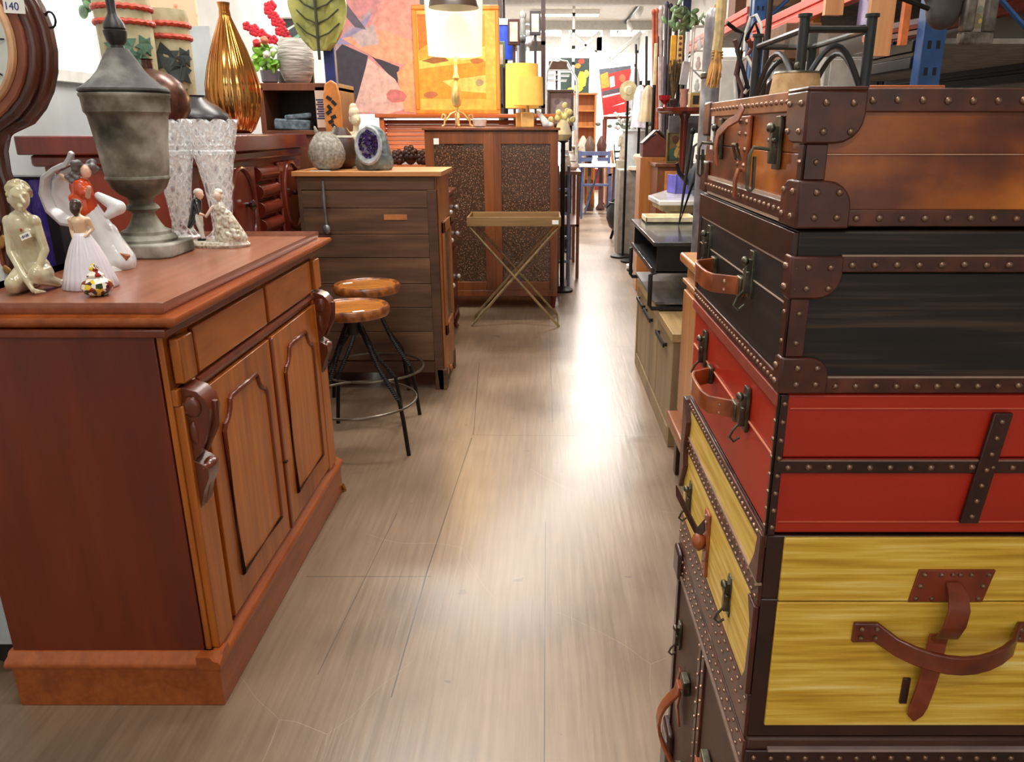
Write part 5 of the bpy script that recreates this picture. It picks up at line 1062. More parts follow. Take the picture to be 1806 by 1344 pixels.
# things on the racking
GP=plain((190,188,182),.6,var=.05); GP2=plain((160,156,150),.6,var=.05)
def box_at(name,lab,cat,px0,py0,px1,py1,Y,dep,mat,z=None,parts=None,rz=0,group=None,bevel=.004):
    a=at(px0,py1,Y); b=at(px1,py0,Y); zb=a.z if z is None else z; top=at((px0+px1)/2,py0,Y).z
    T=thing(name,lab,cat,((a.x+b.x)/2,Y,zb),rz,group); w_=b.x-a.x; h_=top-zb
    MB().box(-w_/2,0,0,w_/2,dep,h_).build('body',mat,T,bevel=bevel)
    if parts: parts(T,w_,h_)
    return T
def panelparts(T,w_,h_):
    MB().box(-w_/2+.02,-.006,.02,w_/2-.02,0,h_-.02).build('face_panel',GP,T,bevel=.003)
def lowbox(lab,px0,px1,pyt,Y,d,h_extra=0,mat=GP): pass
T=box_at('grey_screen','pale grey flat panel leaning behind the iron scrollwork and the broom','panel',1262,100,1318,192,5.4,.04,GP,z=0.0,parts=panelparts)
T=box_at('grey_screen','pale grey panel behind the parchment lampshade under the racking shelf','panel',1350,98,1420,190,4.6,.04,GP2,z=0.0,parts=panelparts)
T=box_at('steel_cabinet','grey steel filing cabinet behind the black metal side table','filing cabinet',1448,100,1532,180,3.5,.45,plain((150,150,142),.5),z=0,parts=lambda T,w_,h_: [MB().box(-w_/2+.02,-.01,h_-.3*(k+1)+.01,w_/2-.02,0,h_-.3*k-.01).build('drawer',plain((158,158,150),.5),T,bevel=.003) for k in range(4)])
T=box_at('steel_locker','dark grey metal locker with a white label beside the blue racking upright','locker',1585,78,1638,160,3.7,.4,plain((112,112,108),.45),z=1.7455,parts=lambda T,w_,h_: (MB().box(-w_/2+.015,-.01,.02,w_/2-.015,0,h_-.02).build('door',plain((104,104,100),.45),T,bevel=.003),MB().obox((0,-.013,h_-.05),(w_*.6,.002,.06)).build('label',PAPER,T)))
T=box_at('drop_leaf_table','orange timber table top seen just above the trunks at the right','table',1522,150,1668,186,3.08,.22,wood((140,70,34),(192,110,60),'x',7,.4,.3),z=1.45,parts=lambda T,w_,h_:[MB().box(x*w_/2*.9-.02,.02 if s else .16,-1.45,x*w_/2*.9+.02,.06 if s else .20,0).build('leg',HNY,T) for x in (-1,1) for s in (0,1)])
T.rotation_euler=(0,-.05*0,0)
# timber boards standing on rack
PIN=wood((186,120,72),(224,170,118),'z',6,.5,.1)
for (px0,px1,py1,Y,lab) in ((1425,1455,38,3.5,'short pale pine board hanging over the black metal side table, left one'),(1492,1532,106,3.42,'wide pale pine board beside the orange upright board'),(1549,1560,88,3.38,'narrow orange timber upright board, right of the wide pine board')):
    a=at(px0,py1,Y); b=at(px1,py1,Y); T=tag(MB().box(a.x,Y-.2,a.z if py1!=38 else a.z,b.x,Y-.17,2.9).build('timber_board',PIN if px0!=1549 else plain((214,118,64),.5)),lab,'board')
T=thing('purple_garment','pale lilac garment hanging between the pine boards at the top right','garment',(at(1540,0,3.3).x,3.28,0)); b0=at(1540,45,3.3).z
m=MB(); vs=[];fs=[]
for i in range(9):
    z=b0+i*.08
    for j in range(12): q=j/11-.5; vs.append((q*.09*(1.25-.05*i),.02*math.sin(j*1.7+i*.3),z))
    for j in range(12): q=j/11-.5; vs.append((q*.09*(1.25-.05*i),.012+.02*math.sin(j*1.7+i*.3),z))
for i in range(8):
    for j in range(11): a=i*24+j; fs+=[(a,a+1,a+25,a+24),(a+12,a+36,a+37,a+13)]
m.add(vs,fs).build('cloth',plain((196,186,214),.8),T); MB().tube([(0,0,b0+.64),(0,0,2.9)],.004,6).build('hanger',IRON,T)
T=thing('dark_helmet','dark grey rounded leather saddle shape hanging above the blue racking upright','saddle',(at(1652,50,2.95).x,2.92,at(1652,58,2.95).z))
m=MB().cap((0,0,.06),(0,.02,.30),.055,.085,20).cap((-.05,0,.12),(-.06,0,.3),.03,.04).cap((.05,0,.12),(.06,0,.3),.03,.04); m.build('body',plain((70,68,66),.6),T,remesh=.008); MB().tube([(0,0,.3),(0,0,ZC-T.location.z)],.004,6).build('strap',BLACK,T)
MB().tube([(-.06,-.02,.07),(-.15,-.02,.10),(-.22,-.02,.12)],.008,6).build('hook',IRON,T)
for k,(px,py,w_,c) in enumerate(((1590,45,.20,(222,206,196)),(1592,54,.22,(196,120,96)),(1590,62,.2,(214,180,160)))):
    v=at(px,py,3.6); T=tag(MB().obox((v.x,3.62,0),(w_,.28,.022),(0,-.18,0)).build('flat_box',plain(c,.6),loc=(0,0,v.z)),['white flat box, topmost of three on the racking beside the locker','rusty red flat box, middle of three on the racking beside the locker','pink-beige flat box, lowest of three on the racking beside the locker'][k],'box')
T=box_at('cardboard_carton','long brown carton on the racking shelf above the black metal side table','carton',1385,40,1450,62,4.4,.3,plain((112,78,56),.7),z=1.7455)
for k,(px,c,lab) in enumerate(((1376,(222,150,70),'tall orange book standing on the racking shelf, left of two'),(1388,(196,112,52),'rust orange book on the racking shelf, right of two'),(1352,(200,160,96),'pale tan folder on the racking shelf beside the iron rod'))):
    v=at(px,60,4.9); T=tag(MB().box(-.02,0,0,.02,.2,.26).build('book',plain(c,.6),loc=(max(v.x,RX0+.07),4.9+.25*k,1.7455)),lab,'book')
# wrought iron scrollwork with antler-like loops
T=thing('iron_scroll_stand','tangle of wrought iron scrolls with white painted loops behind the chestnut trunk','scrollwork',(0,3.4,0))
def q3(px,py,dy=0): v=at(px,py,3.4); return (v.x,dy,v.z)
for (pts,r,c) in (([(1306,185),(1303,130),(1310,90),(1320,60),(1330,40),(1336,60),(1334,100),(1330,150),(1322,180)],.006,IRON),([(1298,180),(1298,140),(1306,110),(1318,100),(1326,120),(1322,150),(1312,165)],.006,plain((206,202,196),.5)),([(1312,90),(1316,60),(1326,30),(1334,26),(1340,44),(1340,80)],.006,plain((206,202,196),.5)),([(1282,40),(1300,52),(1312,58),(1300,90),(1308,120),(1318,158)],.007,IRON),([(1296,70),(1306,100),(1300,130),(1310,160),(1304,186)],.008,plain((90,60,56),.5)),([(1326,110),(1332,130),(1328,160),(1334,182)],.007,IRON),([(1320,70),(1328,84),(1320,98),(1328,112)],.008,plain((120,60,52),.5))):
    MB().tube([q3(*p_,.02*math.sin(i)) for i,p_ in enumerate(pts)],r*1.2,8).build('scroll',c,T)
MB().tube([(q3(1318,186)[0],0,.55),q3(1318,150)],.012,8).box(q3(1290,0)[0]-.05,-.1,.541,q3(1340,0)[0]+.05,.12,.56).build('base',IRON,T)
T=thing('black_iron_rod','thin dark iron rod rising from behind the black metal side table','rod',(at(1354,60,2.95).x,2.95,0)); MB().tube([(0,0,.937),(0,0,2.3)],.011,8).cyl((0,0,.937),.06,.012,16).build('rod',plain((50,36,32),.4,.3),T)
T=thing('round_back_chair','dark brown rounded chair back between the lampshade and iron stand','chair',(at(1360,170,4.5).x,4.5,0))
zc=at(1360,138,4.5).z; m=MB(); m.prism([(-.075*math.cos(math.pi*i/14)*1.0,zc-.30+.30*math.sin(math.pi*i/14)) for i in range(15)],'y',-.012,.012); m.build('backrest',plain((58,34,26),.35,coat=.3),T,bevel=.004)
MB().box(-.12,-.40,.43,.12,.0,.47).build('seat',CWD,T,bevel=.01); [MB().tube([(x,y,0),(x,y,.45)],.014,8).build('leg',CWD,T) for x in (-.1,.1) for y in (-.36,-.02)]; MB().box(-.07,-.01,.45,.07,.01,zc-.28).build('splat',CWD,T)
# broom hanging, and metal duct
T=thing('straw_broom','straw witch-style broom hanging head down with a pale twisted handle, above the chestnut trunk corner','broom',(0,0,0)); Yb=2.3
P_=lambda px,py: at(px,py,Yb)
MB().tube([P_(1276,-80),P_(1272,0),P_(1268,60),P_(1264,90)],.014,8).build('handle',plain((222,196,140),.6,var=.12,sc=50),T)
m=MB()
for k in range(70):
    a=random.uniform(-1,1); b=random.uniform(-1,1); p0=P_(1265+a*3,88); p1=P_(1263+a*8,118); p2=P_(1257+a*9,140+random.uniform(0,16)); m.tube([(p0.x,Yb+b*.01,p0.z),(p1.x,Yb+b*.035,p1.z),(p2.x,Yb+b*.04,p2.z)],[.003,.003,.0015],4)
m.build('bristles',plain((214,160,92),.7,var=.2,sc=30),T); m=MB(); [m.tube([(P_(1265,y).x+.014*math.cos(i*.7),Yb+.014*math.sin(i*.7),P_(1265,y).z) for i in range(9)],.003,5,closed=True) for y in (92,97,102)]; m.build('binding',plain((190,150,90),.6),T)
MB().tube([P_(1276,-80),(P_(1276,-80).x,Yb,ZC)],.003,6).build('hanging_cord',BLACK,T)
T=thing('metal_flue','tall grey metal flue pipe beside the broom','pipe',(at(1250,190,3.2).x,3.2,.0)); zt_=at(1250,14,3.2).z
MB().lathe([(.05,0),(.05,.02),(.036,.03),(.036,zt_-.04),(.030,zt_-.015),(.015,zt_),(0,zt_)],20).build('pipe',mottled([(.3,(96,84,84)),(.6,(150,146,150)),(.8,(206,206,208))],12,.4,.5,.2),T)
m=MB(); [m.lathe([(.036,z),(.040,z+.005),(.040,z+.02),(.036,z+.025)],20) for z in (zt_-.25,zt_-.55)]; m.build('pipe_collar',ANT,T)
# display case on round red table
zt_r=1.54; YT=6.0
T=thing('round_mahogany_table','round red mahogany pedestal table carrying the glass display case','table',(at(1208,190,YT).x,YT,0)); MB().lathe([(.0,zt_r-.045),(.17,zt_r-.045),(.205,zt_r-.028),(.208,zt_r-.005),(.195,zt_r),(0,zt_r)],36).build('top',MH,T); MB().lathe([(.05,0),(.05,.03),(.025,.1),(.03,.5),(.02,1.0),(.03,1.46),(.05,1.50)],20).build('pedestal',MH,T)
for k in range(3): a=k*2.09; MB().tube([(0,0,.12),(.1*math.cos(a),.1*math.sin(a),.08),(.17*math.cos(a),.17*math.sin(a),.015)],.018,8).build('leg',MH,T)
v=at(1228,183,5.98); T=thing('display_case','narrow glass display case with a gold base and small ornaments inside','display case',(v.x,6.0,zt_r+.001)); hh=at(1228,45,5.98).z-zt_r-.001
MB().box(-.05,-.04,0,.05,.05,.10).build('gold_base',plain((196,160,96),.35,.5),T,bevel=.003); MB().box(-.03,-.042,.02,.015,-.04,.08).build('drawer_front',BLACK,T)
m=MB(); [m.box(x,y,.1,x+.008,y+.008,hh) for x in (-.05,.042) for y in (-.04,.042)]; m.box(-.05,-.04,hh-.008,.05,.05,hh); [m.box(-.048,-.035,z,.048,.045,z+.004) for z in (.25,.38)]; m.build('case_frame',plain((180,170,156),.4,.4),T); MB().box(-.046,-.036,.1,.046,.046,hh-.01).build('glass_pane',glass((220,228,224),.05,.25),T)
for z,c in ((.105,(206,206,200)),(.255,(214,180,170)),(.385,(226,226,222))): tag(MB().ell((0,0,.035),(.02,.018,.035),10).ell((0,0,.075),(.012,.012,.014),8).build('ornament',plain(c,.4),loc=(v.x,6.0,zt_r+.002+z)),{.105:'pale grey ornament on the lowest level of the display case',.255:'pinkish ornament on the middle shelf of the display case',.385:'white ornament on the top shelf of the display case'}[z],'ornament')
v=at(1186,185,5.95); T=thing('dried_grass_vase','dark brown bundle of dried twigs in a pot at the left of the mahogany table','dried flowers',(v.x+.01,6.0,zt_r+.001)); MB().lathe([(.022,0),(.028,.05),(.022,.06)],16).build('pot',plain((60,44,36),.6),T)
m=MB(); 
for k in range(70): a=random.uniform(0,6.28); r_=random.uniform(0,.045); z1=random.uniform(.20,.33); m.tube([(0.1*r_*math.cos(a),.1*r_*math.sin(a),.05),(r_*math.cos(a),r_*math.sin(a),z1)],.0035,4)
m.build('twigs',plain((78,58,34),.7,var=.4,sc=40),T)
v=at(1206,190,5.86); vase('small rosy pink ceramic pot on the mahogany table between twigs and display case',(v.x,5.88,zt_r+.001),[(.022,0),(.03,.03),(.026,.09),(.033,.12),(.03,.12)],plain((176,120,104),.5),'ceramic_pot')
# white printed banner + orange rack board + leaves behind (stand on floor)
def standing(name,lab,cat,px0,py0,px1,py1,Y,mat,th=.03,rz=0,roll=0,base=True):
    a=at(px0,py1,Y); b=at(px1,py0,Y); T=thing(name,lab,cat,((a.x+b.x)/2,Y,a.z),rot=(0,roll,rz)); w_=b.x-a.x; h_=at((px0+px1)/2,py0,Y).z-a.z
    MB().box(-w_/2,0,0,w_/2,th,h_).build('panel',mat,T,bevel=.004)
    if base: MB().tube([(0,th/2,0),(0,th/2,-a.z)],.015,8).cyl((0,th/2,-a.z),min(.12,max(.05,w_/2)),.015,16).build('stand_post',IRON,T)
    return T,w_,h_
T,w_,h_=standing('white_sign_board','tall narrow white board behind the display case','board',1205,56,1217,160,6.95,plain((226,228,232),.6))
T,w_,h_=standing('mirror_panel','tilted grey mirror panel with pale reflections beside the twigs','mirror',1198,108,1214,150,6.88,mottled([(.3,(150,156,160)),(.7,(230,232,234))],8,.15,.3,.1),roll=.12)
T,w_,h_=standing('amber_board','amber yellow tall board with a row of cut shapes, behind the twigs','board',1181,62,1194,130,7.2,plain((238,172,50),.5))
T,w_,h_=standing('pierced_rack','pale yellow rack of stacked pierced tiles beside the amber board','rack',1194,62,1205,112,7.22,plain((226,190,120),.6)); m=MB(); [m.ell((0,-.002,h_*(.1+.2*k)),(w_*.32,.006,h_*.06),10) for k in range(5)]; m.build('pierced_holes',plain((110,60,36),.6),T)
T,w_,h_=standing('pale_ladder_board','pale lemon vertical board left of the bundle of walking sticks','board',1152,76,1160,150,7.25,plain((232,230,184),.6))
T=thing('foliage_bunch','bunch of green artificial leaves high behind the boards','plant',(at(1208,60,7.4).x,7.45,0)); zf=at(1208,35,7.45).z
m=MB(); [m.ell((random.gauss(0,.09),random.gauss(0,.05),zf+random.gauss(0,.05)),(.04,.012,.022),6,(random.random()*3,random.random()*3,0)) for i in range(60)]; m.build('leaf',plain((110,140,104),.5,var=.35),T); MB().tube([(0,0,0),(0,0,zf)],.012,6).cyl((0,0,0),.1,.02,16).build('stem',plain((100,90,60),.6),T)
# walking sticks bundle in a stand
for (i,(px,py,c,lean)) in enumerate(((1153,24,(176,84,60),-.06),(1158,22,(196,110,80),-.04),(1166,18,(206,200,206),-.02),(1176,10,(80,80,100),.01),(1183,14,(50,44,52),.03),(1195,10,(60,50,56),.05),(1204,18,(120,60,64),.07))):
    v=at(px,py,7.75); 
    if i==0:
        S0=thing('walking_stick_stand','tall slim dark stand holding the bundle of walking sticks and umbrellas','umbrella stand',(at(1178,200,7.75).x,7.75,0)); MB().lathe([(.10,0),(.10,.02),(.09,.03),(.10,.62),(.105,.65),(.09,.65),(.08,.1)],20).build('body',IRON,S0)
    bx_=S0.location.x+ (i-3)*.02; T=thing('walking_stick',['reddish stick leaning farthest left in the stick bundle','tan stick, second from left in the stick bundle','pale stick with a white top in the stick bundle','dark blue tipped stick, middle of the bundle','black stick right of the middle of the bundle','black stick with fork, second from right in the bundle','maroon stick leaning farthest right in the bundle'][i],'walking stick',(bx_,7.75,.04))
    MB().tube([(0,0,0),((v.x-bx_)*.45,0,.9*v.z*.5),((v.x-bx_),0,v.z-.04)],.016,8).ell((v.x-bx_,0,v.z-.03),(.022,.022,.03),8).build('shaft',plain(c,.5,var=.15),T)
T=thing('closed_white_umbrella','closed white fabric umbrella standing upright left of the boards','umbrella',(at(1163,200,8.25).x,8.25,0)); zt_=at(1163,100,8.25).z; MB().lathe([(.012,.0),(.015,.5),(.05,.9),(.07,1.3),(.062,zt_-.12),(.03,zt_),(0,zt_)],20,rib=(8,.12)).build('canopy',plain((222,220,224),.7,var=.08),T); MB().tube([(0,0,zt_),(0,0,zt_+.15)],.01,6).build('tip',BLACK,T); MB().cyl((0,0,0),.13,.03,20).build('stand',IRON,T)
# grey panel, portrait, dresser, book, marble slab
T=tag(MB().box(at(1180,205,6.3).x,6.28,1.36,1.75,6.32,at(1180,204,6.3).z).box(1.12,6.285,0,1.17,6.315,1.36).box(1.65,6.285,0,1.7,6.315,1.36).build('grey_notice_board',plain((104,98,96),.7)),'plain dark grey board on legs under the mahogany table top','board')
SD=wood((96,52,30),(140,82,48),'z',7,.35,.3); v0=at(1160,288,6.4); v1=at(1262,288,6.4); zd=v0.z
T=thing('small_sideboard','small brown sideboard with orange drawer fronts below the portrait','sideboard',(v0.x,6.4,0)); ww=v1.x-v0.x
MB().box(0,0,.08,ww,.4,zd-.03).build('carcass',SD,T,bevel=.003); MB().box(-.02,-.02,zd-.03,ww+.02,.42,zd).build('top',SD,T,bevel=.005)
for k in range(3): d=MB().box(.06+k*(ww-.08)/3,-.012,zd-.30,.04+(k+1)*(ww-.08)/3,0,zd-.06).build('drawer',wood((186,110,46),(226,154,76),'x',7,.35,.3),T,bevel=.004); MB().ell((.05+(k+.5)*(ww-.08)/3,-.02,zd-.18),.014,8).build('knob',BRASS,d)
for k in range(2): MB().box(.06+k*(ww-.08)/2,-.012,.12,.04+(k+1)*(ww-.08)/2,0,zd-.33).build('door',SD,T,bevel=.004)
for x in (.03,ww-.06): MB().box(x,.02,0,x+.04,.06,.08).box(x,.34,0,x+.04,.38,.08).build('leg',SD,T)
T=picture('small gilt framed portrait of a dark haired woman in profile on the small sideboard',1174,228,1212,287,6.46,plain((120,104,52),.5,.3),.012,(110,92,56),[((70,62,44),[(0,0),(1,0),(1,.2),(0,.2)]),((196,160,70),blob(.62,.62,.16,.14,12,.15)),((84,52,28),blob(.45,.72,.22,.16,11,.2)),((58,84,66),[(.05,.08),(.15,.42),(.45,.45),(.6,.1)]),((200,164,80),[(.4,.35),(.55,.5),(.7,.42),(.55,.12),(.4,.2)]),((186,150,70),blob(.7,.18,.14,.06))],z=zd,tilt=-.06)
v=at(1150,290,7.4); T=thing('house_shaped_box','dark reddish house-shaped wooden box beside the portrait','box',(at(1158,275,6.9).x,6.9,0)); zz=at(1158,277,6.9).z; zr=at(1158,252,6.9).z; zp=at(1158,236,6.9).z
MB().prism([(-.12,zz),(.12,zz),(.12,zr),(.0,zp),(-.12,zr)],'y',0,.18).build('body',plain((104,50,38),.5),T,bevel=.003); m=MB().obox((.065,.09,(zr+zp)/2+.01),(.16,.2,.012),(0,.75,0)).obox((-.065,.09,(zr+zp)/2+.01),(.16,.2,.012),(0,-.75,0)); m.build('roof',plain((60,40,36),.5),T); MB().box(-.14,-.02,0,.14,.22,zz-.001).build('plinth_cabinet',wood((160,94,44),(206,136,74),'z',6),T,bevel=.004)
T=thing('purple_card_folder','purple-blue stiff card folder standing open behind the iron tongs','folder',(at(1213,345,5.15).x,5.15,.0)); zq=at(1213,347,5.6).z
T.location.z=.991; T.location.y=5.15
MB().box(-.085,0,0,.075,.012,.125).obox((-.10,.05,.06),(.01,.12,.115),(0,0,.3)).build('cover',plain((104,98,186),.5),T,bevel=.002)
MRB=mottled([(.3,(186,182,178)),(.6,(226,224,222)),(.8,(240,240,238))],5,.25,0,.02,coat=.4)
T=thing('marble_top_table','low cream table with an angular white marble top beyond the black coffee table','table',(0,0,0))
P4=[onz(1143,350,.97),onz(1185,337,.97),onz(1250,339,.97),onz(1250,360,.97),onz(1162,360,.97)]
MB().prism([(p_.x,p_.y) for p_ in P4],'z',.96,.99).build('marble_top',MRB,T,bevel=.006); cx=sum(p_.x for p_ in P4)/5; cy=sum(p_.y for p_ in P4)/5
MB().lathe([(.16,0),(.17,.03),(.06,.08),(.05,.5),(.08,.87),(.14,.92)],24,(cx,cy,0)).build('pedestal',plain((222,206,170),.5),T); MB().prism([(cx+(p_.x-cx)*.85,cy+(p_.y-cy)*.85) for p_ in P4],'z',.92,.96).build('apron',plain((226,206,160),.5),T,bevel=.006)
T=thing('fire_tongs','black iron fire tongs in a V shape standing in front of the portrait','tongs',(0,0,0)); Yt=4.3; v1=at(1222,232,Yt);v2=at(1244,246,Yt);v3=at(1199,352,Yt); v3.z=.888
v3=Vector((at(1199,365,Yt).x,Yt,.891))
MB().tube([v1,(v1.x*.5+v3.x*.5,Yt,(v1.z+v3.z)/2),v3,(v2.x*.5+v3.x*.5+.003,Yt-.01,(v2.z+v3.z)/2),v2],.009,8).build('arms',BLACK,T); MB().ell(v2,(.016,.016,.02),8).ell(v1,(.014,.014,.018),8).build('knob',IRON,T)
# lattice: dark lantern blobs behind the trunk edge
T=thing('black_kettle','dark grey iron kettle on the marble-top table at the trunk edge','kettle',(at(1240,320,4.9).x+.02,4.95,.991)); MB().lathe([(.06,0),(.10,.04),(.11,.12),(.08,.2),(.03,.23),(.02,.26),(0,.27)],24).build('body',plain((74,82,90),.4,.5),T); MB().tube([(-.09,0,.17),(-.08,0,.3),(0,0,.36),(.08,0,.3),(.09,0,.17)],.008,8).build('handle',BLACK,T); MB().tube([(-.1,0,.08),(-.16,0,.14),(-.18,0,.2)],[.02,.014,.01],8).build('spout',IRON,T)
# zigzag edge trim fabric stand, orange box cabinets far
def cab(lab,px0,px1,pyt,Y,dep,mat,nd=3,name='cabinet',top=None,cat='cabinet',front='y',zc=None):
    a=at(px0,pyt,Y); b=at(px1,pyt,Y); h_=a.z if zc is None else zc; w_=b.x-a.x; T=thing(name,lab,cat,(a.x,Y,0))
    MB().box(0,0,.05,w_,dep,h_-.025).build('carcass',mat,T,bevel=.003); MB().box(-.015,-.015,h_-.025,w_+.015,dep+.01,h_).build('top',top or mat,T,bevel=.004); MB().box(.02,.02,0,w_-.02,dep-.02,.05).build('plinth',BLACK,T)
    for k in range(nd):
        z0=.08+k*(h_-.12)/nd; z1=.06+(k+1)*(h_-.12)/nd
        d=MB().box(.02,-.01,z0,w_-.02,0,z1).build('drawer',mat,T,bevel=.003); MB().ell((w_/2,-.016,(z0+z1)/2),.012,8).build('knob',BRASS,d)
    return T
ORW=wood((184,108,44),(222,150,76),'z',7,.4,.25)
cab('orange timber chest of drawers between the marble-top table and small house-shaped box',1133,1160,279,7.3,.45,ORW,3,'chest_of_drawers',cat='chest of drawers')
cab('dark timber bedside cabinet behind the black cauldron',1098,1128,298,11.5,.4,SD,2,'bedside_cabinet')
cab('orange pine pedestal at the far right of the blue bench',1069,1092,293,14.5,.5,ORW,4,'pine_pedestal',top=WHITE)
# cauldron
v=onz(1098,372,0); T=thing('iron_cauldron','black iron cauldron on three feet with fire irons, on the floor right of the aisle','cauldron',(v.x,v.y-2.2,0))
v=at(1098,372,10.2); T.location=(v.x,10.2,0)
MB().lathe([(.02,.10),(.10,.11),(.17,.17),(.21,.28),(.205,.38),(.17,.46),(.185,.485),(.175,.49),(.15,.45),(.17,.35)],32).build('pot',plain((52,56,58),.5,.3),T)
for k in range(3): a=k*2.09+.4; MB().tube([(.12*math.cos(a),.12*math.sin(a),.15),(.17*math.cos(a),.17*math.sin(a),.0)],.02,8).build('leg',IRON,T)
MB().tube([(-.2,0,.42),(-.1,-.12,.55),(0,-.14,.62),(.1,-.12,.55),(.2,0,.42)],.008,8).build('bail_handle',IRON,T)
for k in range(4): MB().tube([(-.08+.05*k,-.20,.06),(-.05+.05*k,-.22,.3),(-.08+.06*k,-.19,.52)],.007,6).build('fire_iron',BLACK,T)
T=thing('leaning_board','narrow dark board with a white edge leaning behind the cauldron','board',(at(1098,330,10.9).x-.06,10.9,0),rot=(0,.12,0)); MB().box(-.02,0,0,.08,.03,1.12).build('board',plain((38,34,34),.5),T); MB().box(-.03,-.002,0,-.02,.03,1.12).build('white_edge',WHITE,T)
# white planter with plants & flowers, garden statue
v=at(1124,278,9.0); T=thing('white_planter','large pale blue-white planter full of grey-green foliage and white flowers','planter',(v.x,9.0,0)); zt_=at(1124,228,9.0).z
MB().box(-.2,-.05,0,.2,.3,.95).build('plinth',plain((150,140,130),.6),T,bevel=.01); MB().lathe([(.11,.95),(.12,1.0),(.17,zt_-.03),(.19,zt_-.02),(.19,zt_),(.16,zt_)],28).build('pot',plain((214,222,226),.4,var=.04),T)
m=MB(); [m.ell((random.gauss(0,.13),random.gauss(0,.05),zt_+abs(random.gauss(.03,.07))),(.03,.02,.02),6) for i in range(90)]; m.build('foliage',plain((120,128,112),.7,var=.5),T); m=MB(); [m.ell((random.gauss(0,.14),-.08+random.gauss(0,.02),zt_+abs(random.gauss(.04,.08))),(.022,.015,.02),6) for i in range(40)]; m.build('flowers',plain((232,230,224),.6),T)
T=thing('purple_flowers','dark purple and white artificial flowers in front of the grey board','flowers',(at(1168,262,7.05).x+.02,7.18,zp+.0)); T.location=(at(1184,262,8.65).x,8.65,0); zq=at(1184,262,8.65).z
m=MB(); [m.ell((random.gauss(0,.08),random.gauss(0,.04),zq+random.gauss(0,.09)),(.026,.015,.026),7) for i in range(60)]; m.build('purple_blossom',plain((66,56,84),.6,var=.4),T); m=MB(); [m.ell((random.gauss(0,.08),-.07,zq+random.gauss(0,.08)),(.02,.008,.02),7) for i in range(16)]; m.build('white_blossom',plain((220,216,226),.6),T); MB().lathe([(.09,0),(.1,.03),(.05,.08),(.04,zq-.15),(.09,zq-.08)],16).build('pedestal',plain((84,60,50),.5),T)
T=thing('garden_statue','weathered grey-beige garden statue on a plinth left of the white planter','statue',(at(1102,280,9.6).x,9.6,0)); zb=at(1102,282,9.6).z; zt_=at(1102,226,9.6).z; hh=zt_-zb
MB().box(-.10,-.08,0,.10,.1,zb).build('plinth',plain((176,164,144),.7),T,bevel=.01); m=MB().cap((0,0,zb),(0,0,zb+hh*.45),.075,.055).cap((0,0,zb+hh*.45),(0,0,zb+hh*.72),.055,.06).cap((-.05,0,zb+hh*.72),(.05,0,zb+hh*.72),.03,.03).ell((0,0,zb+hh*.88),(.038,.042,.05),12).cap((-.06,0,zb+hh*.7),(-.08,-.03,zb+hh*.45),.022,.018).cap((.06,0,zb+hh*.7),(.04,-.06,zb+hh*.5),.022,.018); m.build('body',mottled([(.3,(140,124,100)),(.7,(214,202,180))],16,.8,0,.3),T,remesh=.01)
# clutter at mid-right: draped garments, straw hat, dining chair back legs
T=thing('straw_hat','pale straw hat hanging from the hat stand in front of the red painting','hat',(at(1108,160,8.75).x,8.75,at(1108,160,8.75).z)); m=MB().lathe([(.0,.03),(.04,.028),(.05,.005),(.10,0),(.102,.006)],28); o=m.build('brim',plain((232,222,176),.7),T); o.rotation_euler=(math.pi/2,0,.3)
MB().tube([(0,.03,0),(0,.03,-T.location.z)],.014,8).cyl((0,.03,-T.location.z),.14,.02,16).build('hat_stand_pole',IRON,T)
def garment(lab,px,py0,py1,Y,w_,c):
    T=thing('draped_garment',lab,'garment',(at(px,py0,Y).x,Y,0)); z0=at(px,py1,Y).z; z1=at(px,py0,Y).z
    m=MB().lathe([(w_*.5,z0),(w_*.42,z0+(z1-z0)*.4),(w_*.36,z0+(z1-z0)*.75),(w_*.2,z1-.02),(.01,z1)],40,rib=(7,.16)); m.build('fabric',plain(c,.8,var=.12,sc=10),T); MB().tube([(0,0,0),(0,0,z1+.04)],.014,6).cyl((0,0,0),.15,.02,16).build('stand',IRON,T)
garment('pale grey striped garment draped on a stand beside the straw hat',1120,118,200,11.2,.17,(206,206,212)); garment('lilac-white garment draped on a stand, next to the striped one',1130,150,225,8.45,.16,(216,212,226)); garment('cream garment on a stand in front of the chair backs',1144,150,215,7.9,.15,(196,180,150))
for k,(px,lab) in enumerate(((1126,'dark curved chair back rising above the draped garments, left one'),(1145,'dark curved chair back beside the pale lemon board, right one'))):
    Yc_=10.7-1.0*k; v=at(px,78 if k==0 else 64,Yc_); T=thing('tall_back_chair',lab,'chair',(v.x+.1,Yc_,0))
    for s_ in (0,1): MB().tube([(-.1+s_*.14,0,0),(-.06+s_*.14,0,.8),(-.1+s_*.14,0,1.5),(-.13+s_*.13,0,v.z)],.014,8).build('leg',BLACK,T)
    MB().box(-.14,-.35,.44,.12,.02,.48).build('seat',BLACK,T,bevel=.008); MB().tube([(-.12,-.33,0),(-.12,-.33,.44)],.014,6).build('leg',BLACK,T); MB().tube([(.1,-.33,0),(.1,-.33,.44)],.014,6).build('leg',BLACK,T)
    [MB().tube([(-.1,0,z),(.05,0,z)],.010,6).build('back_rail',BLACK,T) for z in (.9,1.2,1.45)]
T=thing('white_bust','white plaster bust among the foliage at the mid right','bust',(at(1180,165,10.3).x,10.3,0)); zb=at(1172,185,8.9).z; MB().lathe([(.12,0),(.12,.04),(.05,.1),(.05,zb-.08),(.08,zb)],20).build('pedestal',WHITE,T); MB().cap((-.06,0,zb+.04),(.06,0,zb+.04),.05,.05).cap((0,0,zb+.04),(0,0,zb+.14),.03,.028).ell((0,0,zb+.19),(.05,.058,.07),12).build('body',plain((224,220,212),.6),T,remesh=.01)
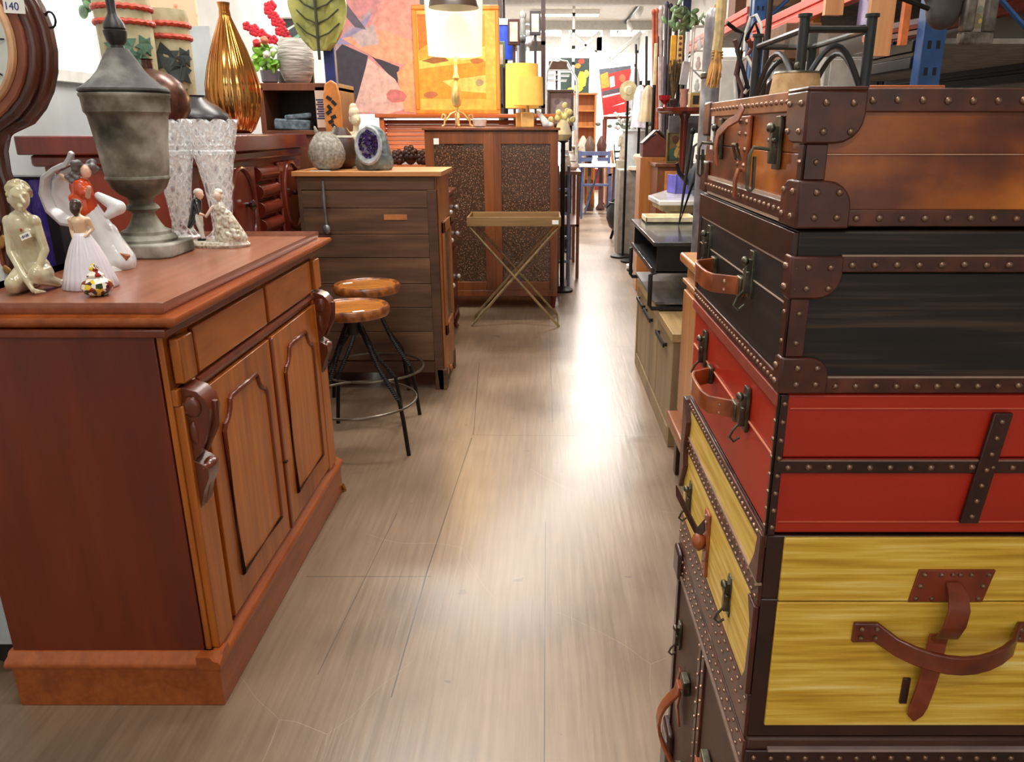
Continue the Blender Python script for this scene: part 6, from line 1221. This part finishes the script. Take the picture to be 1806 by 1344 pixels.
T=thing('ruby_glass_dish','small dark ruby red glass dish beside the dried twigs on the mahogany table','dish',(at(1172,190,5.92).x,5.93,zt_r+.001)); MB().lathe([(.02,0),(.01,.02),(.04,.05),(.045,.08),(.04,.08)],20).build('bowl',plain((150,24,34),.15,coat=.8),T)
# ---------------- far centre ----------------
T=picture('bold red abstract painting with orange and grey blocks at the far right of the aisle',1064,118,1122,200,15.5,None,0,(200,40,36),[((70,72,80),[(0,.86),(1,.93),(1,1),(0,1)]),((236,128,50),[(.02,.58),(.28,.6),(.26,.92),(.02,.88)]),((216,212,222),[(.3,.58),(.45,.6),(.45,.82),(.3,.8)]),((70,62,70),[(.03,.42),(.6,.46),(.6,.56),(.03,.52)]),((230,226,222),[(.03,.38),(.6,.42),(.6,.45),(.03,.42)]),((160,24,28),[(.05,.02),(.5,.05),(.5,.36),(.05,.34)]),((226,90,60),blob(.7,.75,.12,.1)),((236,232,226),[(.3,.17),(.7,.2),(.7,.23)])],'red_painting',roll=-.12)
zr=T.location.z; v=at(1082,205,15.3); T=thing('mahogany_stool','dark mahogany stool with turned legs under the red painting','stool',(v.x+.08,15.3,0)); zc=v.z
MB().box(-.28,-.2,zc-.06,.28,.25,zc).build('seat',MH,T,bevel=.01)
for x in (-.24,.24):
    for y in (-.16,.2): MB().lathe([(.03,0),(.02,.1),(.035,.3),(.02,.5),(.035,.8),(.02,.9),(.03,zc-.05)],12,(x,y,0)).build('leg',MH,T)
T=picture('painting of yellow and red flowers on dark green, leaning above the orange bookshelf',988,102,1040,165,17.2,None,0,(38,58,50),[((232,214,60),blob(.75,.4,.16,.28)),((236,196,40),blob(.6,.15,.2,.12)),((214,60,40),blob(.72,.9,.12,.08)),((240,150,60),blob(.6,.78,.12,.08)),((226,216,80),blob(.9,.55,.1,.12)),((40,70,56),blob(.3,.6,.2,.2)),((220,206,60),blob(.35,.12,.12,.06))],'flower_painting',leg=2.0)
T=picture('dark framed etching-like print with swirling grey pattern, beside the yellow lamps',965,158,1012,222,8.6,plain((70,52,46),.5),.03,(120,104,104),[((150,136,130),blob(.5,.5,.3,.3,11,.4)),((96,84,88),blob(.35,.7,.15,.12)),((170,152,140),blob(.6,.3,.2,.12)),((140,120,112),blob(.3,.25,.15,.1))],'framed_print',leg=1.36)
# orange bookshelf
a=at(1014,167,14.5); b=at(1052,167,14.5); T=thing('orange_bookshelf','open orange timber bookshelf at the far end of the aisle','bookshelf',(a.x,14.5,0)); w_=b.x-a.x; h_=a.z
MB().box(0,0,0,.03,.3,h_).box(w_-.03,0,0,w_,.3,h_).box(.03,.27,0,w_-.03,.3,h_).build('carcass',ORW,T); MB().box(-.02,-.02,h_,w_+.02,.32,h_+.03).build('top',ORW,T); [MB().box(.03,.01,z,w_-.03,.27,z+.02).build('shelf',ORW,T) for z in (.05,.5,1.0,1.4,h_-.28)]
# blue slatted bench with table in front
a=at(1022,262,13.5); b=at(1080,262,13.5); w_=b.x-a.x; T=thing('blue_slatted_bench','blue-grey slatted bench facing the end of the aisle','bench',(a.x,13.5,0)); BB=plain((84,92,130),.6)
for z in (.78,.88,.98): MB().box(0,.3,z-.04,w_,.33,z+.03).build('back_slat',BB,T,bevel=.004)
[MB().box(0,.02+.08*k,.45,w_,.08+.08*k,.48).build('seat_slat',BB,T) for k in range(3)]
for x in (0,w_-.05): MB().box(x,0,0,x+.05,.05,.66).build('leg',BB,T); MB().box(x,.28,0,x+.05,.33,1.02).build('leg',BB,T); MB().box(x,0,.62,x+.05,.3,.66).build('arm_rest',BB,T)
T=thing('white_work_table','thin white topped trestle table with blue-grey legs in front of the blue bench','table',(at(1022,292,12.6).x,12.6,0)); ww=at(1092,292,12.6).x-T.location.x; zt_=at(1050,291,12.6).z
MB().box(0,0,zt_-.03,ww,.45,zt_).build('top',WHITE,T); m=[MB().tube([(x,y,0),(ww-x if False else x+.02,y,zt_-.03)],.018,6).build('leg',BB,T) for x in (.04,ww-.06) for y in (.05,.4)]; MB().tube([(.1,.2,0.05),(ww-.3,.2,zt_-.05)],.015,6).build('cross_brace',BB,T)
for k,(px,c,lab) in enumerate(((1058,(214,222,236),'pale blue enamel tray on the white trestle table'),(1050,(226,226,226),'white jug on the trestle table'))):
    v=at(px,288,12.7); T=thing('enamel_tray' if k==0 else 'white_jug',lab,'tray' if k==0 else 'jug',(v.x,12.75+.1*k,zt_))
    (MB().box(-.12,-.08,0,.12,.08,.05) if k==0 else MB().lathe([(.04,0),(.05,.05),(.035,.1),(.045,.13)],16)).build('body',plain(c,.4),T,bevel=.004)
for k,(px,c,lab) in enumerate(((1040,(96,72,60),'dark brown lamp-like ornament on the blue bench back, left'),(1062,(84,44,36),'maroon carved ornament row above the blue bench'),(1030,(206,190,170),'pale ornament at the left of the bench'))):
    v=at(px,255,14.0); T=thing('carved_ornament',lab,'ornament',(v.x,13.95+.18*k,0)); zt_=at(px,240,14.0).z; MB().lathe([(.08,0),(.08,.03),(.04,.1),(.035,.8),(.07,zt_-.3),(.09,zt_-.15),(.05,zt_-.05),(.02,zt_)],16).build('body',plain(c,.5),T)
# left of aisle beyond the bookcase
BG_=plain((92,104,130),.5)
for k,(px,Y,c,lab) in enumerate(((993,7.2,(98,112,140),'blue-grey folding step ladder just beyond the glazed bookcase'),(1001,8.8,(170,176,186),'pale grey folding ladder standing behind the blue-grey one'))):
    v=at(px,0,Y); xx=v.x if False else (px-957)/FP*(Y*math.cos(PITCH)+ .7*math.sin(PITCH)); T=thing('step_ladder',lab,'ladder',(xx,Y,0)); zt_=at(px,293 if k==0 else 270,Y).z; M_=plain(c,.5)
    for x in (-.05,.05): MB().tube([(x,-.12,0),(x,.0,zt_)],.014,8).build('rail',M_,T); MB().tube([(x,.25,0),(x,.02,zt_)],.012,8).build('rear_rail',M_,T)
    for i in range(4): f_=(i+1)/5; MB().box(-.05,-.12*(1-f_)-.02,zt_*f_,.05,-.12*(1-f_)+.04,zt_*f_+.02).build('step',M_,T)
cab('dark reddish low cabinet beside the ladders, left of the aisle',985,1003,318,9.8,.6,wood((120,60,34),(160,90,54),'z',6),2,'low_cabinet')
cab('olive brown narrow bookcase at the far left of the aisle',1008,1020,258,12.8,.6,plain((104,92,56),.6),3,'narrow_bookcase')
for k,(px,py,Y,c,lab) in enumerate(((993,248,6.85,(226,218,180),'cream vase of flowers on a stand beyond the bookcase'),(1004,230,10.9,(190,200,206),'pale lampshade on a slim stand beyond the bookcase'),(999,275,9.2,(210,206,200),'pale basket on the cluttered stand beyond the bookcase'))):
    v=at(px,py,Y); T=thing('ornament_stand',lab,['vase','lampshade','basket'][k],(v.x,Y,0)); zt_=v.z; MB().lathe([(.10,0),(.10,.02),(.02,.05),(.02,zt_-.02),(.06,zt_)],16).build('stand',IRON,T); MB().lathe([(.04,zt_),(.075,zt_+.05),(.05,zt_+.13),(.03,zt_+.17)] if k!=1 else [(.10,zt_),(.05,zt_+.28)],20).build('body',plain(c,.6),T)
    if k==0: m=MB(); [m.ell((random.gauss(0,.04),random.gauss(0,.03),zt_+.2+random.gauss(0,.03)),(.025,.02,.025),6) for i in range(14)]; m.build('flowers',plain((238,222,150),.6,var=.2),T)
# shelving with clutter high left-centre (px 880-985)
T=thing('warehouse_shelf','tall dark shelving unit crowded with hanging goods behind the yellow lamps','shelving',(0,0,0)); xa=at(880,120,9.6).x; xb=at(962,120,9.6).x
[MB().box(x,y,0,x+.05,y+.05,3.2).build('upright',plain((70,52,48),.5),T) for x in (xa,xb-.05) for y in (9.6,10.3)]; [MB().box(xa,9.6,z,xb,10.35,z+.04).build('shelf',plain((90,74,66),.6),T) for z in (.4,1.0,1.62,2.3,2.9)]
T=thing('blue_storage_bin','tall bright blue plastic bin with a white lid high behind the orange picture frame','bin',(at(890,104,8.9).x,8.95,0)); z0=at(890,106,8.95).z; z1=at(890,46,8.95).z
MB().lathe([(.10,z0),(.118,z1)],24).build('body',plain((44,74,190),.4),T); MB().lathe([(.125,z1),(.125,z1+.03),(.11,z1+.06),(.0,z1+.065)],24).build('lid',WHITE,T); MB().tube([(0,0,0),(0,0,z0)],.03,8).cyl((0,0,0),.15,.03,16).build('stand',IRON,T)
cl=[('white_electric_fan',(930,60),(226,226,228)),('grey_tube_lamp',(922,48),(150,150,146)),('dark_clock',(944,44),(50,46,48)),('steel_pole',(914,90),(150,154,158)),('white_pole',(932,95),(220,222,226)),('grey_speaker',(921,92),(80,82,84)),('brown_case',(906,60),(70,36,34)),('green_frame',(880,100),(90,110,90))]  # the slim dark grey piece is a plain column
desc=['white round headed fan hanging on the crowded shelving','grey tubular lamp on the crowded shelving','dark rectangular mirror clock on the crowded shelving','thin steel pole standing on the crowded shelving, left one','white pole standing on the crowded shelving, right one','dark grey slim column between the two poles before the shelving','dark red case high on the crowded shelving','dull green frame at the left end of the shelving']
for kk,((nm,(px,py),c),dd) in enumerate(zip(cl,desc)):
    Yk=9.45-.17*kk; v=at(px,py,Yk); T=thing(nm,dd,nm.split('_')[1],(v.x,Yk,0)); M_=plain(c,.5)
    if 'fan' in nm: MB().tube([(.07*math.cos(i*.4),0,v.z+.10*math.sin(i*.4)) for i in range(16)],.012,6,closed=True).build('guard_ring',M_,T); MB().ell((0,0,v.z),(.035,.03,.035),8).build('hub',M_,T); MB().tube([(0,.03,v.z),(0,.03,0)],.014,6).build('pole',M_,T)
    elif 'pole' in nm or 'speaker' in nm or 'tube' in nm: MB().tube([(0,0,0),(0,0,v.z+.1)],.03 if 'speaker' in nm or 'tube' in nm else .014,8).build('pole',M_,T); MB().ell((0,0,v.z+.12),(.04,.04,.05),8).build('cap',M_,T); MB().cyl((0,0,0),.08,.02,12).build('base',M_,T)
    else: MB().box(-.06,0,v.z-.1,.06,.06,v.z+.14).build('case',M_,T,bevel=.004); MB().box(-.04,-.005,v.z-.07,.04,0,v.z+.11).build('face',plain((190,180,170),.5),T); MB().tube([(0,.03,v.z-.1),(0,.03,0)],.014,6).build('post',M_,T)
# pitched clothes airer
T=thing('clothes_airer','white wire clothes airer with a pitched top frame in front of the flower painting','airer',(0,0,0)); Y=11.5; q=lambda px,py,dy=0: (at(px,py,Y).x,Y+dy,at(px,py,Y).z)
M_=plain((222,222,220),.5)
for dy in (0,.35): MB().tube([q(964,150,dy),q(966,124,dy),q(976,104,dy),q(1000,108,dy),q(1018,140,dy),q(1019,158,dy)],.010,6).build('top_frame',M_,T); MB().tube([q(964,124,dy),q(1008,124,dy)],.009,6).build('rail',M_,T); MB().tube([q(964,132,dy),q(1005,132,dy)],.009,6).build('rail',M_,T); MB().tube([q(964,141,dy),q(1000,141,dy)],.009,6).build('rail',M_,T)
for px in (964,1019):
    for dy in (0,.35): v=q(px,152,dy); MB().tube([v,(v[0],v[1],0)],.012,6).build('leg',M_,T)
T=tag(MB().box(at(968,120,11.6).x,11.58,at(968,124,11.6).z,at(1000,120,11.6).x,11.8,at(980,108,11.6).z).box(at(980,120,11.6).x,11.65,0,at(984,120,11.6).x,11.69,at(968,124,11.6).z).build('brown_hood_box',plain((96,66,52),.6)),'brown box shape under the pitched top of the clothes airer','box')

# ---------------- extra shop goods filling the back ----------------
def side_chair(lab,x,y,rz,mat,seat,h=.95):
    T=thing('dining_chair',lab,'chair',(x,y,0),rz)
    MB().box(-.21,-.21,.43,.21,.21,.47).build('seat',seat,T,bevel=.012)
    for sx in (-.18,.18): MB().tube([(sx,-.18,0),(sx,-.18,.43)],.018,8).build('leg',mat,T); MB().tube([(sx,.20,0),(sx,.19,.45),(sx*.95,.26,h)],.017,8).build('leg',mat,T)
    for z in (.6,.72,.86): MB().box(-.17,.20+(z-.45)*.12,z,.17,.22+(z-.45)*.12,z+.05).build('back_rail',mat,T,bevel=.004)
    return T
def fx(px,Y,z=0): d_=Y*math.cos(PITCH)-(z-CAMH)*math.sin(PITCH); return (px-957)/FP*d_
side_chair('dark timber dining chair beside the cauldron, facing the aisle',fx(1122,12.6),12.6,1.2,SD,plain((120,40,44),.7))
side_chair('pale timber chair just past the pine pedestal',fx(1098,16.8),16.8,1.4,ORW,plain((190,180,160),.7))
side_chair('black painted chair by the far right window',fx(1105,18.0),18.0,1.0,BLACK,plain((60,60,64),.7),1.05)
side_chair('honey timber chair at the far left end of the aisle',fx(1006,17.0),17.0,-1.2,ORW,plain((150,70,60),.7))
T=thing('twisted_white_post_stand','white barley-twist post stand between the cauldron and the marble-top table','plant stand',(fx(1129,8.0,.8),7.97,0)); m=MB(); [m.tube([(.022*math.cos(i*.7+k*math.pi),.022*math.sin(i*.7+k*math.pi),.05+i*.021) for i in range(46)],.012,6) for k in (0,1)]; m.build('twisted_post',WHITE,T); MB().cyl((0,0,0),.12,.05,20).build('base',WHITE,T); MB().cyl((0,0,1.0),.13,.03,20).build('top',plain((226,216,190),.5),T)
T=thing('cream_pot','small cream pot on the twisted white post stand','pot',(fx(1129,8.0,.8),7.97,1.031)); MB().lathe([(.05,0),(.08,.05),(.085,.10),(.07,.12),(.06,.12)],20).build('body',plain((216,204,176),.6),T)
T=thing('cream_tray','cream low tray lying on the far corner of the black coffee table','tray',(.72,4.5,.8865)); MB().box(-.14,-.10,0,.14,.10,.012).box(-.14,-.10,0,.14,-.09,.035).box(-.14,.09,0,.14,.10,.035).box(-.14,-.1,0,-.13,.1,.035).box(.13,-.1,0,.14,.1,.035).build('tray',plain((232,214,176),.6),T,bevel=.003)
T=thing('console_table','narrow dark console table full of white crockery beyond the glazed bookcase','table',(.16,7.45,0))
MB().box(0,0,.98,.20,1.0,1.01).build('top',SD,T); [MB().box(x,y,0,x+.03,y+.03,.98).build('leg',SD,T) for x in (0.01,.16) for y in (.01,.96)]; MB().box(0.01,.01,.5,.19,.99,.52).build('shelf',SD,T)
CR=[((.06,.12),.05,.14,(226,222,214),'white crockery jug nearest on the dark console table'),((.13,.3),.06,.09,(206,200,186),'cream bowl, second along the dark console table'),((.07,.5),.045,.18,(196,206,214),'pale blue vase midway along the dark console table'),((.13,.7),.05,.16,(232,228,220),'white vase past the pale blue one on the console table'),((.08,.88),.05,.12,(150,100,70),'brown jar farthest on the dark console table')]
for (x,y),r,h,c,lab in CR: tag(MB().lathe([(r*.6,0),(r,h*.3),(r*.9,h*.6),(r*.5,h*.85),(r*.6,h),(r*.5,h)],20).build('crockery_vase',plain(c,.35,coat=.3),loc=(.16+x,7.45+y,1.011)),lab,'vase')
for k,(px,Y,z,c,lab) in enumerate(((1150,10.9,.0,(120,74,46),'brown lidded timber trunk low on the floor behind the orange chest'),(1078,18.6,0,(150,146,150),'grey plastic crate on the floor at the far right'),(1064,19.0,0,(140,40,36),'dull red crate on the floor by the end window'),(1012,15.6,0,(80,70,60),'dark low box left of the orange bookshelf'))):
    T=thing('storage_chest',lab,'chest',(fx(px,Y),Y,z)); MB().box(-.25,-.2,0,.25,.2,.42).build('body',plain(c,.6),T,bevel=.01); MB().box(-.26,-.21,.42,.26,.21,.48).build('lid',plain(c,.5),T,bevel=.01); MB().box(-.03,-.22,.38,.03,-.205,.45).build('clasp',BRASS,T)
for k,(px0,py0,px1,py1,Y,c,lab) in enumerate(((1128,150,1142,186,11.8,(120,80,60),'small brown framed picture high behind the garments'),(1040,170,1052,205,16.5,(206,196,180),'small pale picture right of the orange bookshelf'))):
    picture(lab,px0,py0,px1,py1,Y,plain((70,48,36),.5),.02,c,[((200,180,140),blob(.5,.5,.3,.3)),((90,100,80),blob(.3,.3,.15,.15))],leg=True)
T=thing('floor_lamp','black floor lamp with a white cone shade beside the flower painting','lamp',(fx(1046,13.2,1.6),15.9,0)); MB().tube([(0,0,.02),(0,0,1.75)],.014,8).build('pole',BLACK,T); MB().cyl((0,0,0),.14,.025,20).build('base',BLACK,T); MB().lathe([(.16,1.7),(.08,1.95)],24).build('lamp_shade',WHITE,T)
for k,(y,z,w_,h_,c) in enumerate(((3.6,2.106,.5,.32,(170,132,96)),(4.3,2.106,.4,.26,(150,112,82)),(5.0,2.106,.6,.4,(182,146,108)),(3.7,2.626,.5,.3,(160,124,90)),(4.6,2.626,.5,.4,(140,104,74)),(6.6,2.256,.5,.34,(172,136,100)),(7.5,2.256,.6,.44,(120,80,60)),(8.4,2.256,.4,.3,(190,160,120)))):
    labs_=['pale carton nearest on the lower orange beam shelf of the racking','second carton from the near end on the lower racking shelf','big pale carton at the far end of the near bay shelf','carton nearest on the top shelf of the near racking bay','darker carton on the top shelf of the near racking bay','carton nearest on the far racking bay behind the broom','dark red-brown carton in the middle of the far racking bay','light carton farthest along the far racking bay']
    T=thing('carton',labs_[k],'box',(1.70,y,z)); MB().box(0,0,0,.5,w_,h_).build('body',plain(c,.75,var=.06),T,bevel=.004); MB().box(-.001,w_/2-.025,0,.501,w_/2+.025,h_+.001).build('packing_tape',plain((206,180,140),.4),T)
